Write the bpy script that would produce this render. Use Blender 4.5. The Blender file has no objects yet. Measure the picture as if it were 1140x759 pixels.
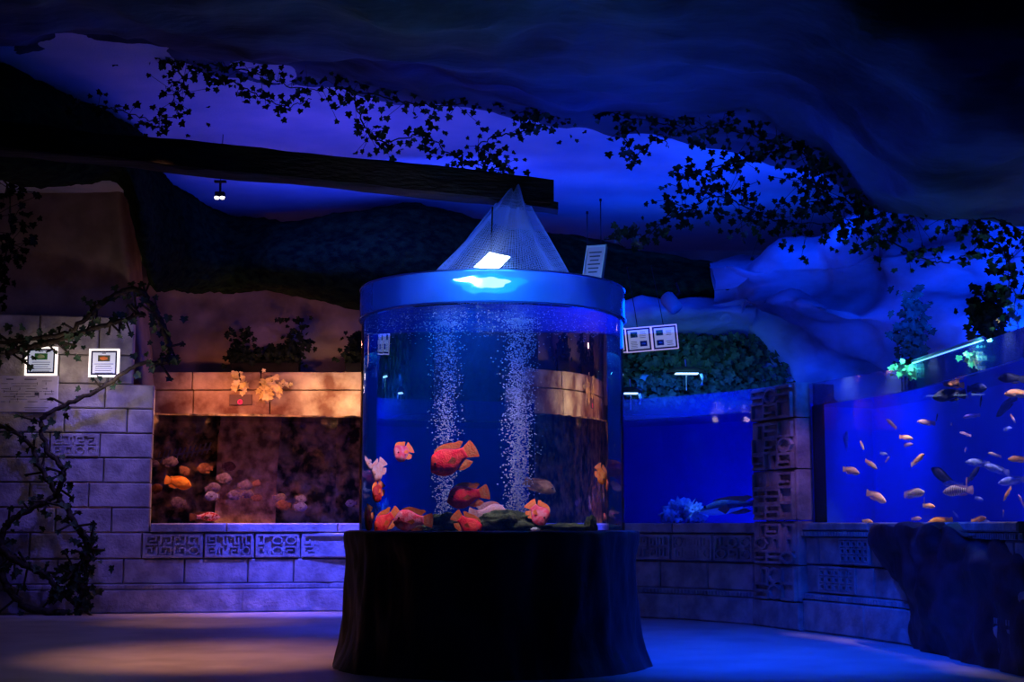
import bpy, bmesh, math, random
from mathutils import Vector, Matrix, noise
random.seed(7)
S = bpy.context.scene
COL = S.collection
PI = math.pi
R = math.radians

# ------------------------------------------------------------------ camera
F = 1583.0                        # focal length in pixels of the 1140x759 frame
PITCH = R(7.4)
CAM = Vector((0, 0, 1.0))
cd = bpy.data.cameras.new('camera'); cam = bpy.data.objects.new('camera', cd); COL.objects.link(cam)
cd.sensor_width = 36; cd.lens = F / 1140 * 36; cd.clip_end = 100
cam.location = CAM; cam.rotation_euler = (PI / 2 + PITCH, 0, 0)
S.camera = cam

# ------------------------------------------------------------------ colour management, world
S.view_settings.view_transform = 'Standard'; S.view_settings.look = 'None'
S.view_settings.gamma = 1; S.view_settings.exposure = 0; S.view_settings.use_curve_mapping = False
w = bpy.data.worlds.new('world'); S.world = w; w.use_nodes = True
w.node_tree.nodes['Background'].inputs[0].default_value = (0.01, 0.03, 0.2, 1)
w.node_tree.nodes['Background'].inputs[1].default_value = 0.012
cy = S.cycles
cy.max_bounces = 10; cy.transparent_max_bounces = 24; cy.transmission_bounces = 8; cy.glossy_bounces = 4
cy.diffuse_bounces = 3; cy.volume_bounces = 0; cy.caustics_reflective = True; cy.caustics_refractive = True
cy.sample_clamp_indirect = 4.0; cy.blur_glossy = 0.5

# ------------------------------------------------------------------ pixel helpers
def ray(px, py):
    d = Vector(((px - 570) / F, 1, -(py - 379.5) / F))
    d.rotate(Matrix.Rotation(PITCH, 3, 'X')); return d
def at(px, py, Y):
    d = ray(px, py); return CAM + d * (Y / d.y)
def ground(px, py, z=0.0):
    d = ray(px, py); return CAM + d * ((z - CAM.z) / d.z)
def refr(d, n, eta):
    d = d.normalized(); c = -d.dot(n); k = 1 - eta * eta * (1 - c * c)
    return d * eta + n * (eta * c - math.sqrt(k))

# ------------------------------------------------------------------ lights
def light(kind, name, loc, col, power, target=None, size=0.3, size_y=None, spot=60, blend=0.8, spread=180):
    l = bpy.data.lights.new(name, kind); o = bpy.data.objects.new(name, l); COL.objects.link(o)
    l.color = col; l.energy = power; o.location = loc
    if kind == 'AREA':
        l.spread = R(spread); l.shape = 'RECTANGLE'; l.size = size; l.size_y = size_y or size
    elif kind == 'SPOT':
        l.shadow_soft_size = size; l.spot_size = R(spot); l.spot_blend = blend
    else:
        l.shadow_soft_size = size
    if target is not None:
        o.rotation_euler = (Vector(target) - Vector(loc)).to_track_quat('-Z', 'Y').to_euler()
    return o
BLUE = (0.006, 0.04, 1.0); VIO = (0.07, 0.05, 1.0); WARM = (1.0, 0.42, 0.22); ORANGE = (1.0, 0.25, 0.08)
TC = Vector((-0.147, 10.6, 0)); TR = 0.98                     # round tank: centre and radius
light('AREA', 'ceiling_uplight', (1.0, 14.2, 2.9), (0.0, 0.055, 1.0), 27, (0.9, 14.6, 5.0), 3.0, 0.6)
light('AREA', 'ceiling_uplight', (-1.9, 13.6, 3.2), (0.06, 0.05, 1.0), 30, (-1.8, 14.2, 5.0), 1.8, 0.6)
light('AREA', 'ceiling_uplight', (-1.5, 15.4, 4.3), (0.02, 0.05, 1.0), 60, (-1.2, 17.6, 5.0), 3.0, 0.3)
light('AREA', 'ceiling_uplight', (1.3, 15.9, 4.25), (0.0, 0.055, 1.0), 16, (1.3, 18.2, 5.0), 2.6, 0.3)
light('AREA', 'ceiling_uplight', (3.0, 14.9, 4.2), (0.0, 0.05, 1.0), 26, (2.6, 16.4, 5.0), 2.0, 0.3)
light('AREA', 'ceiling_uplight', (2.0, 17.0, 4.45), (0.0, 0.055, 1.0), 15, (2.1, 18.6, 5.0), 4.0, 0.2)
light('AREA', 'canopy_uplight', (0.9, 11.9, 2.7), (0.0, 0.04, 1.0), 42, (0.6, 8.6, 4.4), 1.4, 0.5)
light('SPOT', 'wall_washer', (-2.3, 15.6, 3.5), (0.05, 0.06, 1.0), 1900, (-2.2, 17.2, 0.75), 0.08, spot=66, blend=1)
light('SPOT', 'wall_washer', (-4.6, 15.1, 3.6), (0.12, 0.09, 1.0), 160, (-4.7, 16.7, 1.0), 0.1, spot=66, blend=1)
light('SPOT', 'floor_spot', (2.0, 9.6, 4.0), (0.001, 0.04, 1.0), 2300, (1.9, 11.6, 0), 0.2, spot=66, blend=1)
light('SPOT', 'floor_spot', (-0.9, 13.2, 4.2), (0.01, 0.04, 1.0), 500, (-1.3, 14.2, 0), 0.2, spot=36, blend=1)
light('SPOT', 'warm_floor_spot', (-4.0, 14.0, 4.2), WARM, 260, (-3.2, 15.4, 0), 0.06, spot=38, blend=1)
light('SPOT', 'warm_floor_spot', (-2.5, 9.6, 3.9), WARM, 700, (-2.3, 11.2, 0), 0.06, spot=44, blend=1)
light('AREA', 'rock_uplight', (4.0, 12.3, 2.9), (0.0, 0.045, 1.0), 190, (4.4, 14.0, 4.3), 1.6, 0.3)
light('AREA', 'rock_uplight', (2.0, 14.2, 2.7), (0.0, 0.035, 1.0), 18, (2.6, 15.4, 3.6), 1.0, 0.3)
light('SPOT', 'pillar_spot', (2.2, 12.0, 3.8), (0.5, 0.2, 0.9), 190, (2.95, 14.4, 0.9), 0.06, spot=17, blend=1)
light('POINT', 'plaster_fill', (-5.2, 14.6, 3.0), (1, .6, .5), 5, size=.2)  # added warm fill for the dim upper plaster wall
light('AREA', 'hedge_fill', (1.9, 15.3, 2.75), (.12, .5, .6), 6, (2.0, 16.8, 2.6), 1.0, .2, spread=110)  # added light on the hedge, standing for the rim lamp's spill

# ------------------------------------------------------------------ materials
def mat(name, col, rough=0.7, col2=None, scale=6, bump=0, bscale=20, spec=0.3, metal=0, stretch=None, emit=None, estr=0, contrast=0.5, dist=0.02):
    m = bpy.data.materials.new(name); m.use_nodes = True; nt = m.node_tree
    b = nt.nodes['Principled BSDF']
    b.inputs['Base Color'].default_value = (*col, 1); b.inputs['Roughness'].default_value = rough
    b.inputs['Specular IOR Level'].default_value = spec; b.inputs['Metallic'].default_value = metal
    if emit: b.inputs['Emission Color'].default_value = (*emit, 1); b.inputs['Emission Strength'].default_value = estr
    if col2 or bump:
        tc = nt.nodes.new('ShaderNodeTexCoord'); mp = nt.nodes.new('ShaderNodeMapping')
        nt.links.new(tc.outputs['Object'], mp.inputs['Vector'])
        if stretch: mp.inputs['Scale'].default_value = stretch
    if col2:
        n = nt.nodes.new('ShaderNodeTexNoise'); n.inputs['Scale'].default_value = scale; n.inputs['Detail'].default_value = 6
        r = nt.nodes.new('ShaderNodeValToRGB')
        r.color_ramp.elements[0].position = 0.5 - contrast * 0.5 * 0.5; r.color_ramp.elements[1].position = 0.5 + contrast * 0.5 * 0.5
        r.color_ramp.elements[0].color = (*col, 1); r.color_ramp.elements[1].color = (*col2, 1)
        nt.links.new(mp.outputs[0], n.inputs['Vector']); nt.links.new(n.outputs['Fac'], r.inputs[0])
        nt.links.new(r.outputs[0], b.inputs['Base Color'])
    if bump:
        n2 = nt.nodes.new('ShaderNodeTexNoise'); n2.inputs['Scale'].default_value = bscale; n2.inputs['Detail'].default_value = 8
        bp = nt.nodes.new('ShaderNodeBump'); bp.inputs['Strength'].default_value = bump; bp.inputs['Distance'].default_value = dist
        nt.links.new(mp.outputs[0], n2.inputs['Vector']); nt.links.new(n2.outputs['Fac'], bp.inputs['Height'])
        nt.links.new(bp.outputs[0], b.inputs['Normal'])
    return m
def mat_thin(name, tint, gloss, rough=0.0, fres=True, diff=None, difff=0.0, bump=0, bscale=5):
    """thin clear sheet: transparent, mirror part by Fresnel, optional frosted part"""
    m = bpy.data.materials.new(name); m.use_nodes = True; nt = m.node_tree; nt.nodes.clear()
    out = nt.nodes.new('ShaderNodeOutputMaterial'); t = nt.nodes.new('ShaderNodeBsdfTransparent'); t.inputs[0].default_value = (*tint, 1)
    g = nt.nodes.new('ShaderNodeBsdfGlossy'); g.inputs['Roughness'].default_value = rough
    mx = nt.nodes.new('ShaderNodeMixShader')
    lw = nt.nodes.new('ShaderNodeLayerWeight'); lw.inputs[0].default_value = gloss
    nt.links.new(lw.outputs['Fresnel' if fres else 'Facing'], mx.inputs[0])
    if bump:
        tc = nt.nodes.new('ShaderNodeTexCoord'); n2 = nt.nodes.new('ShaderNodeTexNoise'); n2.inputs['Scale'].default_value = bscale; n2.inputs['Detail'].default_value = 3
        bp = nt.nodes.new('ShaderNodeBump'); bp.inputs['Strength'].default_value = bump; bp.inputs['Distance'].default_value = 0.05
        nt.links.new(tc.outputs['Object'], n2.inputs['Vector']); nt.links.new(n2.outputs['Fac'], bp.inputs['Height'])
        nt.links.new(bp.outputs[0], g.inputs['Normal'])
    last = t
    if diff:
        d = nt.nodes.new('ShaderNodeBsdfDiffuse'); d.inputs[0].default_value = (*diff, 1)
        tr = nt.nodes.new('ShaderNodeBsdfTranslucent'); tr.inputs[0].default_value = (*diff, 1)
        m1 = nt.nodes.new('ShaderNodeMixShader'); m1.inputs[0].default_value = 0.6
        nt.links.new(d.outputs[0], m1.inputs[1]); nt.links.new(tr.outputs[0], m1.inputs[2])
        m2 = nt.nodes.new('ShaderNodeMixShader'); m2.inputs[0].default_value = difff
        nt.links.new(t.outputs[0], m2.inputs[1]); nt.links.new(m1.outputs[0], m2.inputs[2]); last = m2
    nt.links.new(last.outputs[0], mx.inputs[1]); nt.links.new(g.outputs[0], mx.inputs[2]); nt.links.new(mx.outputs[0], out.inputs[0])
    return m
def mat_water(name, tint=(0.8, 0.9, 1)):
    m = bpy.data.materials.new(name); m.use_nodes = True; nt = m.node_tree; nt.nodes.clear()
    out = nt.nodes.new('ShaderNodeOutputMaterial'); g = nt.nodes.new('ShaderNodeBsdfRefraction')
    g.inputs['IOR'].default_value = 1.33; g.inputs['Roughness'].default_value = 0; g.inputs[0].default_value = (*tint, 1)
    nt.links.new(g.outputs[0], out.inputs[0]); return m
def mat_volume(name, col, dens, absorb=None, ad=0):
    m = bpy.data.materials.new(name); m.use_nodes = True; nt = m.node_tree; nt.nodes.clear()
    out = nt.nodes.new('ShaderNodeOutputMaterial'); v = nt.nodes.new('ShaderNodeVolumeScatter')
    v.inputs['Color'].default_value = (*col, 1); v.inputs['Density'].default_value = dens
    if absorb:
        a = nt.nodes.new('ShaderNodeVolumeAbsorption'); a.inputs[0].default_value = (*absorb, 1); a.inputs[1].default_value = ad
        s = nt.nodes.new('ShaderNodeAddShader'); nt.links.new(v.outputs[0], s.inputs[0]); nt.links.new(a.outputs[0], s.inputs[1])
        nt.links.new(s.outputs[0], out.inputs['Volume'])
    else: nt.links.new(v.outputs[0], out.inputs['Volume'])
    return m
M = {}
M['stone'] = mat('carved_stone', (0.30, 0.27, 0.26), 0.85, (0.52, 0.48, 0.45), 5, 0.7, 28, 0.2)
M['stone_dark'] = mat('dark_stone', (0.22, 0.20, 0.19), 0.9, (0.40, 0.37, 0.34), 5, 0.7, 26, 0.2)  # the carved stone again in a darker tone
M['plaster'] = mat('plaster', (0.16, 0.11, 0.10), 0.9, (0.36, 0.28, 0.25), 1.6, 0.5, 14, 0.1, contrast=0.8)
M['band'] = mat('lime_stone', (0.2, 0.1, 0.07), 0.85, (0.72, 0.62, 0.46), 2.6, 0.8, 18, 0.2, contrast=.55)
M['sky'] = mat('painted_ceiling', (0.30, 0.36, 0.5), 0.9, (0.52, 0.52, 0.6), 1.3, 0.25, 40, 0.05, contrast=0.7)
M['rock'] = mat('grey_rock', (0.03, 0.04, 0.06), 0.85, (0.24, 0.29, 0.42), .8, 0.5, 6, 0.15, contrast=0.8, stretch=(1, 1, 2.2))
M['canopy'] = mat('dark_canopy', (0.01, 0.02, 0.035), 0.9, (0.07, 0.11, 0.2), 0.9, 0.7, 9, 0.1, contrast=0.7, stretch=(0.6, 1.4, 2))
M['moss'] = mat('dark_moss', (0.003, 0.006, 0.003), 1.0, (0.012, 0.026, 0.007), 9, 1.0, 45, 0.02, stretch=(1, 1, 1.6))
M['base_rock'] = mat('black_rock', (0.008, 0.009, 0.014), 0.5, (0.05, 0.05, 0.06), 3, 1.0, 7, 0.35, stretch=(1, 1, 0.5))
M['boulder'] = mat('black_boulder', (0.004, 0.004, 0.006), 0.55, (0.03, 0.03, 0.04), 2.5, 0.8, 7, 0.3)
M['floor'] = mat('polished_floor', (0.30, 0.27, 0.25), 0.42, (0.42, 0.38, 0.35), 2.0, 0.12, 60, 0.45)
M['wood'] = mat('old_wood', (0.006, 0.006, 0.006), 0.9, (0.022, 0.02, 0.02), 4, 1.0, 14, 0.15, stretch=(0.25, 3, 3))
M['vine'] = mat('vine_bark', (0.02, 0.016, 0.010), 0.8, (0.05, 0.04, 0.025), 20, 0.6, 50, 0.2)
M['leaf'] = mat('ivy_leaf', (0.012, 0.035, 0.014), 0.6, (0.03, 0.07, 0.025), 9, 0, spec=0.3)
M['leaf_dark'] = mat('dark_leaf', (0.006, 0.012, 0.008), 0.7, (0.012, 0.022, 0.012), 9, 0, spec=0.1)
M['leaf_reflected'] = mat('reflected_leaf', (0.35, 0.6, 0.3), 0.5, (0.6, 0.75, 0.4), 9, 0, spec=0.3)
M['leaf_yellow'] = mat('yellow_leaf', (0.7, 0.65, 0.25), 0.5, (0.9, 0.85, 0.5), 9, 0, spec=0.3)
M['backdrop'] = mat('tank_backdrop', (0.015, 0.01, 0.008), 0.7, (0.42, 0.25, 0.13), 5.5, 1.0, 12, 0.4, contrast=0.45, dist=0.04)
M['blueback'] = mat('blue_backdrop', (0.03, 0.12, 0.8), 0.9, (0.05, 0.17, 0.9), 1.2, 0.1, 8, 0.05)
M['black'] = mat('black_plastic', (0.006, 0.006, 0.007), 0.6, spec=.1)
M['white'] = mat('white_plastic', (0.7, 0.72, 0.75), 0.5)
M['paper'] = mat('paper', (0.72, 0.72, 0.76), 0.8)
M['navy'] = mat('navy_border', (0.01, 0.015, 0.06), 0.6)
M['ink'] = mat('print_ink', (0.08, 0.08, 0.12), 0.8)
M['metal'] = mat('brushed_metal', (0.35, 0.36, 0.4), 0.35, metal=1)
M['lamp'] = mat('lamp_face', (0.9, 0.95, 1), 0.4, emit=(0.72, 0.9, 1.0), estr=6)
M['lampblue'] = mat('lamp_strip', (0.9, 0.95, 1), 0.4, emit=(0.15, 0.45, 1.0), estr=2)
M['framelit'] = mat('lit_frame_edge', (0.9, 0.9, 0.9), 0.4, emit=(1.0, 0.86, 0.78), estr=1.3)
M['red_led'] = mat('red_symbol', (0.8, 0.02, 0.1), 0.5, emit=(1, 0.03, 0.15), estr=0.6)
M['plate'] = mat('dark_plate', (0.12, 0.08, 0.09), 0.5)
M['mossrock'] = mat('mossy_rock', (0.02, 0.03, 0.015), 0.9, (0.10, 0.12, 0.05), 14, 1.0, 30, 0.1)
M['palerock'] = mat('pale_coral_rock', (0.2, 0.3, 0.5), 0.9, (0.5, 0.6, 0.8), 8, 1.0, 20, 0.1)
M['ribs'] = mat('pale_rib', (0.16, 0.13, 0.16), 0.8)
M['net'] = mat('net_cord', (0.30, 0.42, 0.8), 0.6)
M['bubble'] = mat('bubble_skin', (0.75, 0.82, 0.95), 0.25, spec=0.8)
M['acrylic'] = mat_thin('clear_acrylic', (0.93, 0.96, 1.0), 0.12)
M['collar'] = mat_thin('frosted_collar', (0.55, 0.65, 1.0), 0.25, 0.12, diff=(0.14, 0.3, 0.95), difff=0.38, bump=0.15, bscale=9)
M['glass'] = mat_thin('tank_glass', (0.9, 0.95, 1.0), 0.15, diff=(0.2, 0.35, 0.95), difff=0.08)
M['rimglass'] = mat_thin('rim_glass', (0.85, 0.9, 1.0), 0.1, .05, diff=(0.12, 0.3, 0.95), difff=0.2, bump=.1, bscale=4)  # blue diffuse share stands in for tank light seen through the rim
M['waterside'] = mat_water('water_side', (0.78, 0.88, 1.0))
M['waterside_flat'] = mat_water('water_side_clear', (0.97, 0.98, 1.0))
M['watertop'] = mat_thin('water_surface', (0.9, 0.95, 1), 0.5, 0.03, bump=0.25, bscale=7)
M['vol_round'] = mat_volume('round_tank_water', (0.0, 0.13, 1.0), 0.13, (0.1, 0.3, 1.0), 0.16)
M['vol_blue'] = mat_volume('blue_tank_water', (0.02, 0.12, 1.0), 0.05, (0.02, 0.1, 1.0), 0.1)

# ------------------------------------------------------------------ mesh helpers
class MB:
    def __init__(s): s.v = []; s.f = []; s.mi = []
    def add(s, vs, fs, mi=0):
        o = len(s.v); s.v += [tuple(v) for v in vs]; s.f += [tuple(i + o for i in f) for f in fs]; s.mi += [mi] * len(fs); return s
    def box(s, c, d, rot=None, mi=0):
        vs = []
        for x in (-.5, .5):
            for y in (-.5, .5):
                for z in (-.5, .5):
                    v = Vector((x * d[0], y * d[1], z * d[2]))
                    if rot is not None: v = rot @ v
                    vs.append(v + Vector(c))
        return s.add(vs, [(0, 1, 3, 2), (4, 6, 7, 5), (0, 4, 5, 1), (2, 3, 7, 6), (0, 2, 6, 4), (1, 5, 7, 3)], mi)
    def hexa(s, p, mi=0):   # p: 8 points: front quad (4) then back quad (4)
        return s.add(p, [(0, 1, 2, 3), (7, 6, 5, 4), (0, 4, 5, 1), (1, 5, 6, 2), (2, 6, 7, 3), (3, 7, 4, 0)], mi)
    def tube(s, pts, rad, n=8, mi=0, cap=True):
        pts = [Vector(p) for p in pts]; k = len(pts); rings = []
        up = Vector((0, 0, 1))
        for i, p in enumerate(pts):
            t = (pts[min(i + 1, k - 1)] - pts[max(i - 1, 0)]).normalized()
            a = t.cross(up)
            if a.length < 0.05: a = t.cross(Vector((1, 0, 0)))
            a.normalize(); b = t.cross(a).normalized()
            r = rad(i / max(1, k - 1)) if callable(rad) else rad
            rings.append([p + (a * math.cos(2 * PI * j / n) + b * math.sin(2 * PI * j / n)) * r for j in range(n)])
        vs = [v for r_ in rings for v in r_]
        fs = [(i * n + j, i * n + (j + 1) % n, (i + 1) * n + (j + 1) % n, (i + 1) * n + j) for i in range(k - 1) for j in range(n)]
        if cap: fs += [tuple(range(n - 1, -1, -1)), tuple((k - 1) * n + j for j in range(n))]
        return s.add(vs, fs, mi)
    def lathe(s, prof, c, n=32, mi=0, closed=False):
        c = Vector(c); vs = [c + Vector((r * math.cos(2 * PI * j / n), r * math.sin(2 * PI * j / n), z)) for r, z in prof for j in range(n)]
        k = len(prof); fs = []
        for i in range(k - 1 + (1 if closed else 0)):
            i2 = (i + 1) % k
            fs += [(i * n + j, i * n + (j + 1) % n, i2 * n + (j + 1) % n, i2 * n + j) for j in range(n)]
        return s.add(vs, fs, mi)
    def build(s, name, mats, parent=None, smooth=False, bevel=0):
        me = bpy.data.meshes.new(name); me.from_pydata(s.v, [], s.f)
        for m in (mats if isinstance(mats, (list, tuple)) else [mats]): me.materials.append(m)
        me.polygons.foreach_set('material_index', s.mi)
        if smooth: me.polygons.foreach_set('use_smooth', [True] * len(me.polygons))
        me.update()
        o = bpy.data.objects.new(name, me); COL.objects.link(o)
        if parent is not None: o.parent = parent
        if bevel:
            b = o.modifiers.new('bevel', 'BEVEL'); b.width = bevel; b.segments = 2; b.limit_method = 'ANGLE'
        return o
def tag(o, label, cat, group=None, kind=None):
    o['label'] = label; o['category'] = cat
    if group: o['group'] = group
    if kind: o['kind'] = kind
    return o
def empty(name, loc=(0, 0, 0)):
    o = bpy.data.objects.new(name, None); COL.objects.link(o); o.location = loc; o.empty_display_size = 0.05; return o
def thing(name, loc, label, cat, group=None): return tag(empty(name, loc), label, cat, group)
def struct(o): o['kind'] = 'structure'; return o
def copy_tree(o, parent=None):
    c = o.copy(); COL.objects.link(c)
    if parent is not None: c.parent = parent
    for ch in list(o.children): copy_tree(ch, c)
    return c
def sm(a, b, t):
    t = max(0, min(1, (t - a) / (b - a))); return t * t * (3 - 2 * t)
def interp(pts, x):
    if x <= pts[0][0]: return pts[0][1]
    for (x0, y0), (x1, y1) in zip(pts, pts[1:]):
        if x <= x1:
            t = (x - x0) / (x1 - x0); return y0 + (y1 - y0) * t
    return pts[-1][1]
def cr(p, t):       # Catmull-Rom through list p of vectors, t in 0..1
    n = len(p) - 1; u = t * n; i = min(int(u), n - 1); u -= i
    a, b, c, d = p[max(i - 1, 0)], p[i], p[i + 1], p[min(i + 2, n)]
    return 0.5 * ((2 * b) + (c - a) * u + (2 * a - 5 * b + 4 * c - d) * u * u + (3 * b - a - 3 * c + d) * u ** 3)
def sheet(name, cols, nu, nv, m, amp=0.1, sc=1.0, fine=0.0, fsc=6, ridg=False, seed=0, closed_u=False):
    """smooth surface through a net of points (cols: list of columns), roughened by noise along its normal"""
    g = []
    for i in range(nu + 1):
        t = i / nu
        rail = [cr([c[j] for c in cols], t) for j in range(len(cols[0]))]
        g.append([cr(rail, j / nv) for j in range(nv + 1)])
    out = [[None] * (nv + 1) for _ in range(nu + 1)]
    for i in range(nu + 1):
        for j in range(nv + 1):
            if closed_u: du = g[(i + 1) % nu][j] - g[(i - 1) % nu][j]
            else: du = g[min(i + 1, nu)][j] - g[max(i - 1, 0)][j]
            dv = g[i][min(j + 1, nv)] - g[i][max(j - 1, 0)]
            n = du.cross(dv)
            n = n.normalized() if n.length > 1e-9 else Vector((0, -1, 0))
            p = g[i][j]; q = p * sc + Vector((seed, seed * 1.7, 0))
            h = noise.fractal(q, 1.0, 2.0, 3) * amp
            if ridg: h += (1 - abs(noise.noise(q * 1.7)) * 2) * amp * 0.6
            if fine: h += noise.fractal(p * fsc, 1.0, 2.0, 3) * fine
            out[i][j] = p + n * h
    if closed_u: out[nu] = out[0]
    mb = MB(); vs = [v for r_ in out for v in r_]; W = nv + 1
    mb.add(vs, [(i * W + j, (i + 1) * W + j, (i + 1) * W + j + 1, i * W + j + 1) for i in range(nu) for j in range(nv)])
    return mb.build(name, m, smooth=True)
def blob(mb, c, d, seed=0, n=3, amp=0.25, sc=1.5, flat=None, mi=0):
    """irregular rock added to mb"""
    bm = bmesh.new(); bmesh.ops.create_icosphere(bm, subdivisions=n, radius=1)
    vs = []
    for v in bm.verts:
        k = 1 + noise.fractal(v.co * sc + Vector((seed * 3.1, seed, -seed)), 1.0, 2.0, 4) * amp
        p = Vector((v.co.x * d[0] * k, v.co.y * d[1] * k, v.co.z * d[2] * k))
        if flat is not None: p.z = max(p.z, flat)
        vs.append(p + Vector(c))
    fs = [tuple(v.index for v in f.verts) for f in bm.faces]; bm.free()
    return mb.add(vs, fs, mi)

# ================================================================== THE SETTING
FL = MB(); N = 2
FL.add([(-12, 3, 0), (12, 3, 0), (12, 22, 0), (-12, 22, 0)], [(0, 1, 2, 3)])
struct(FL.build('floor', M['floor']))
ZC = 5.0
MB().add([(-11, 5, ZC), (11, 5, ZC), (11, 20.5, ZC), (-11, 20.5, ZC)], [(3, 2, 1, 0)]).build('ceiling', M['sky'])
struct(bpy.data.objects['ceiling'])
bw = MB(); bw.box((0, 20.6, 2.5), (22, 0.2, 5.0)); struct(bw.build('wall_back', M['plaster']))

# ---- low wall path (front face) : s -> point, runs from the left to the right
LEDGE = 1.035
WP = [Vector((*ground(px, py).to_2d(), 0)) for px, py in [(-130, 684.5), (0, 684), (100, 683), (240, 681.5), (370, 680), (480, 681), (600, 683), (700, 686.5), (770, 690), (845, 695.5), (897, 702), (960, 710), (1010, 717), (1070, 731), (1150, 752)]]
acc = [0]
for a, b in zip(WP, WP[1:]): acc.append(acc[-1] + (b - a).length)
LT = acc[-1]
def W(s, out=0.0, z=0.0):
    s = max(0, min(LT - 1e-6, s)); i = 0
    while acc[i + 1] < s: i += 1
    t = (s - acc[i]) / (acc[i + 1] - acc[i])
    p = WP[i].lerp(WP[i + 1], t)
    a = (WP[min(i + 1, len(WP) - 1)] - WP[max(i - 1, 0)]).normalized(); b = (WP[min(i + 2, len(WP) - 1)] - WP[i]).normalized()
    d = a.lerp(b, t).normalized(); n = Vector((d.y, -d.x, 0))
    return p + n * out + Vector((0, 0, z))
def s_at(px):          # arc length where the wall path crosses pixel column px
    lo, hi = 0, LT
    for _ in range(40):
        m_ = (lo + hi) / 2; p = W(m_)
        if p.x / p.y * F / math.cos(PITCH) + 570 < px: lo = m_
        else: hi = m_
    return lo
def block(mb, s0, s1, z0, z1, out=0.0, back=-0.25, g=0.006, ch=0.012, jit=0.006):
    o = out + random.uniform(-jit, jit)
    a, b = s0 + g, s1 - g; c, d = z0 + g, z1 - g
    seg = max(1, int((b - a) / 0.5))
    for k in range(seg):
        u0 = a + (b - a) * k / seg; u1 = a + (b - a) * (k + 1) / seg
        i0 = ch if k == 0 else 0; i1 = ch if k == seg - 1 else 0
        f = [W(u0 + i0, o, c + ch), W(u1 - i1, o, c + ch), W(u1 - i1, o, d - ch), W(u0 + i0, o, d - ch)]
        m_ = [W(u0, o - ch, c), W(u1, o - ch, c), W(u1, o - ch, d), W(u0, o - ch, d)]
        bk = [W(u0, back, c), W(u1, back, c), W(u1, back, d), W(u0, back, d)]
        mb.add(f + m_ + bk, [(0, 1, 2, 3), (0, 4, 5, 1), (1, 5, 6, 2), (2, 6, 7, 3), (3, 7, 4, 0), (4, 8, 9, 5), (5, 9, 10, 6), (6, 10, 11, 7), (7, 11, 8, 4)])
def strip(mb, pts, wd, out, dp):       # raised fillet along wall-plane polyline [(s,z)]
    for (a, b), (c, d) in zip(pts, pts[1:]):
        v = Vector((c - a, d - b)); L = v.length
        if L < 1e-5: continue
        v /= L; n = Vector((-v.y, v.x)) * wd * 0.5; e = v * wd * 0.45
        q = [Vector((a, b)) - e - n, Vector((c, d)) + e - n, Vector((c, d)) + e + n, Vector((a, b)) - e + n]
        mid = sum(q, Vector((0, 0))) / 4
        qi = [mid + (x_ - mid) * 1.0 - (x_ - mid).normalized() * wd * 0.2 for x_ in q]
        mb.hexa([W(x_.x, out + dp, x_.y) for x_ in qi] + [W(x_.x, out - 0.002, x_.y) for x_ in q])
def glyph(mb, s0, s1, z0, z1, out, rnd, wd=0.02, dp=0.03):
    """one carved panel: border, angular spirals and knobs"""
    m_ = 0.03; a, b, c, d = s0 + m_, s1 - m_, z0 + m_, z1 - m_
    strip(mb, [(a, c), (b, c), (b, d), (a, d), (a, c)], wd, out, dp)
    w_, h_ = b - a, d - c; nx = max(1, round(w_ / (h_ * 0.62))); cw = w_ / nx
    for i in range(nx):
        for j in range(2):
            x0, x1 = a + cw * i + 0.022, a + cw * (i + 1) - 0.022
            y0, y1 = c + h_ / 2 * j + 0.016, c + h_ / 2 * (j + 1) - 0.016
            fx, fy = rnd.random() < .5, rnd.random() < .5
            X = lambda t: (x1 - (x1 - x0) * t) if fx else (x0 + (x1 - x0) * t)
            Z = lambda t: (y1 - (y1 - y0) * t) if fy else (y0 + (y1 - y0) * t)
            k = rnd.randrange(4)
            if k == 0: pl = [(0, 0), (1, 0), (1, 1), (0.1, 1), (0.1, .45), (.65, .45)]
            elif k == 1: pl = [(0, 1), (0, 0), (1, 0), (1, .9), (.5, .9), (.5, .45)]
            elif k == 2: pl = [(0.5 + .5 * math.cos(t * PI / 4), 0.5 + .5 * math.sin(t * PI / 4)) for t in range(9)]
            else: pl = [(0, 0), (.5, 0), (.5, 1), (1, 1), (1, .2)]
            strip(mb, [(X(p), Z(q)) for p, q in pl], wd * .9, out, dp)
def masonry(mb, s0, s1, courses, glyph_courses, out=0.0, bl=0.62, seed=1, skip=None):
    rnd = random.Random(seed)
    for ci, (z0, z1) in enumerate(courses):
        s = s0 - (bl * 0.5 if ci % 2 else 0.15)
        while s < s1:
            L = bl * rnd.uniform(0.85, 1.2); a, b = max(s, s0), min(s + L, s1)
            if b - a > 0.08:
                block(mb, a, b, z0, z1, out)
                if ci in glyph_courses and b - a > 0.3 and not (skip and skip(a, b)): glyph(mb, a, b, z0, z1, out, rnd)
            s += L
def dentils(mb, s0, s1, z, out):
    s = s0
    while s < s1 - 0.03:
        mb.hexa([W(s, out + .02, z), W(s + .022, out + .02, z), W(s + .022, out + .02, z + .04), W(s, out + .02, z + .04),
                 W(s, out - .01, z), W(s + .022, out - .01, z), W(s + .022, out - .01, z + .04), W(s, out - .01, z + .04)]); s += 0.045
sL, sT0 = 0.0, s_at(167); sP0, sP1, sE = s_at(845), s_at(896), LT - 0.02
low = [(0.0, 0.27), (0.33, 0.62), (0.62, 0.92)]
wl = MB()
block(wl, 0, sP0, 0.0, 0.27, 0.05, g=0.003)
masonry(wl, 0, sP0, [(0.0, 0.27)], (), out=0.055, bl=1.4, seed=3)
block(wl, 0, sP0, 0.27, 0.33, 0.03, g=0); dentils(wl, 0.2, sP0, 0.28, 0.03)
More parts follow.
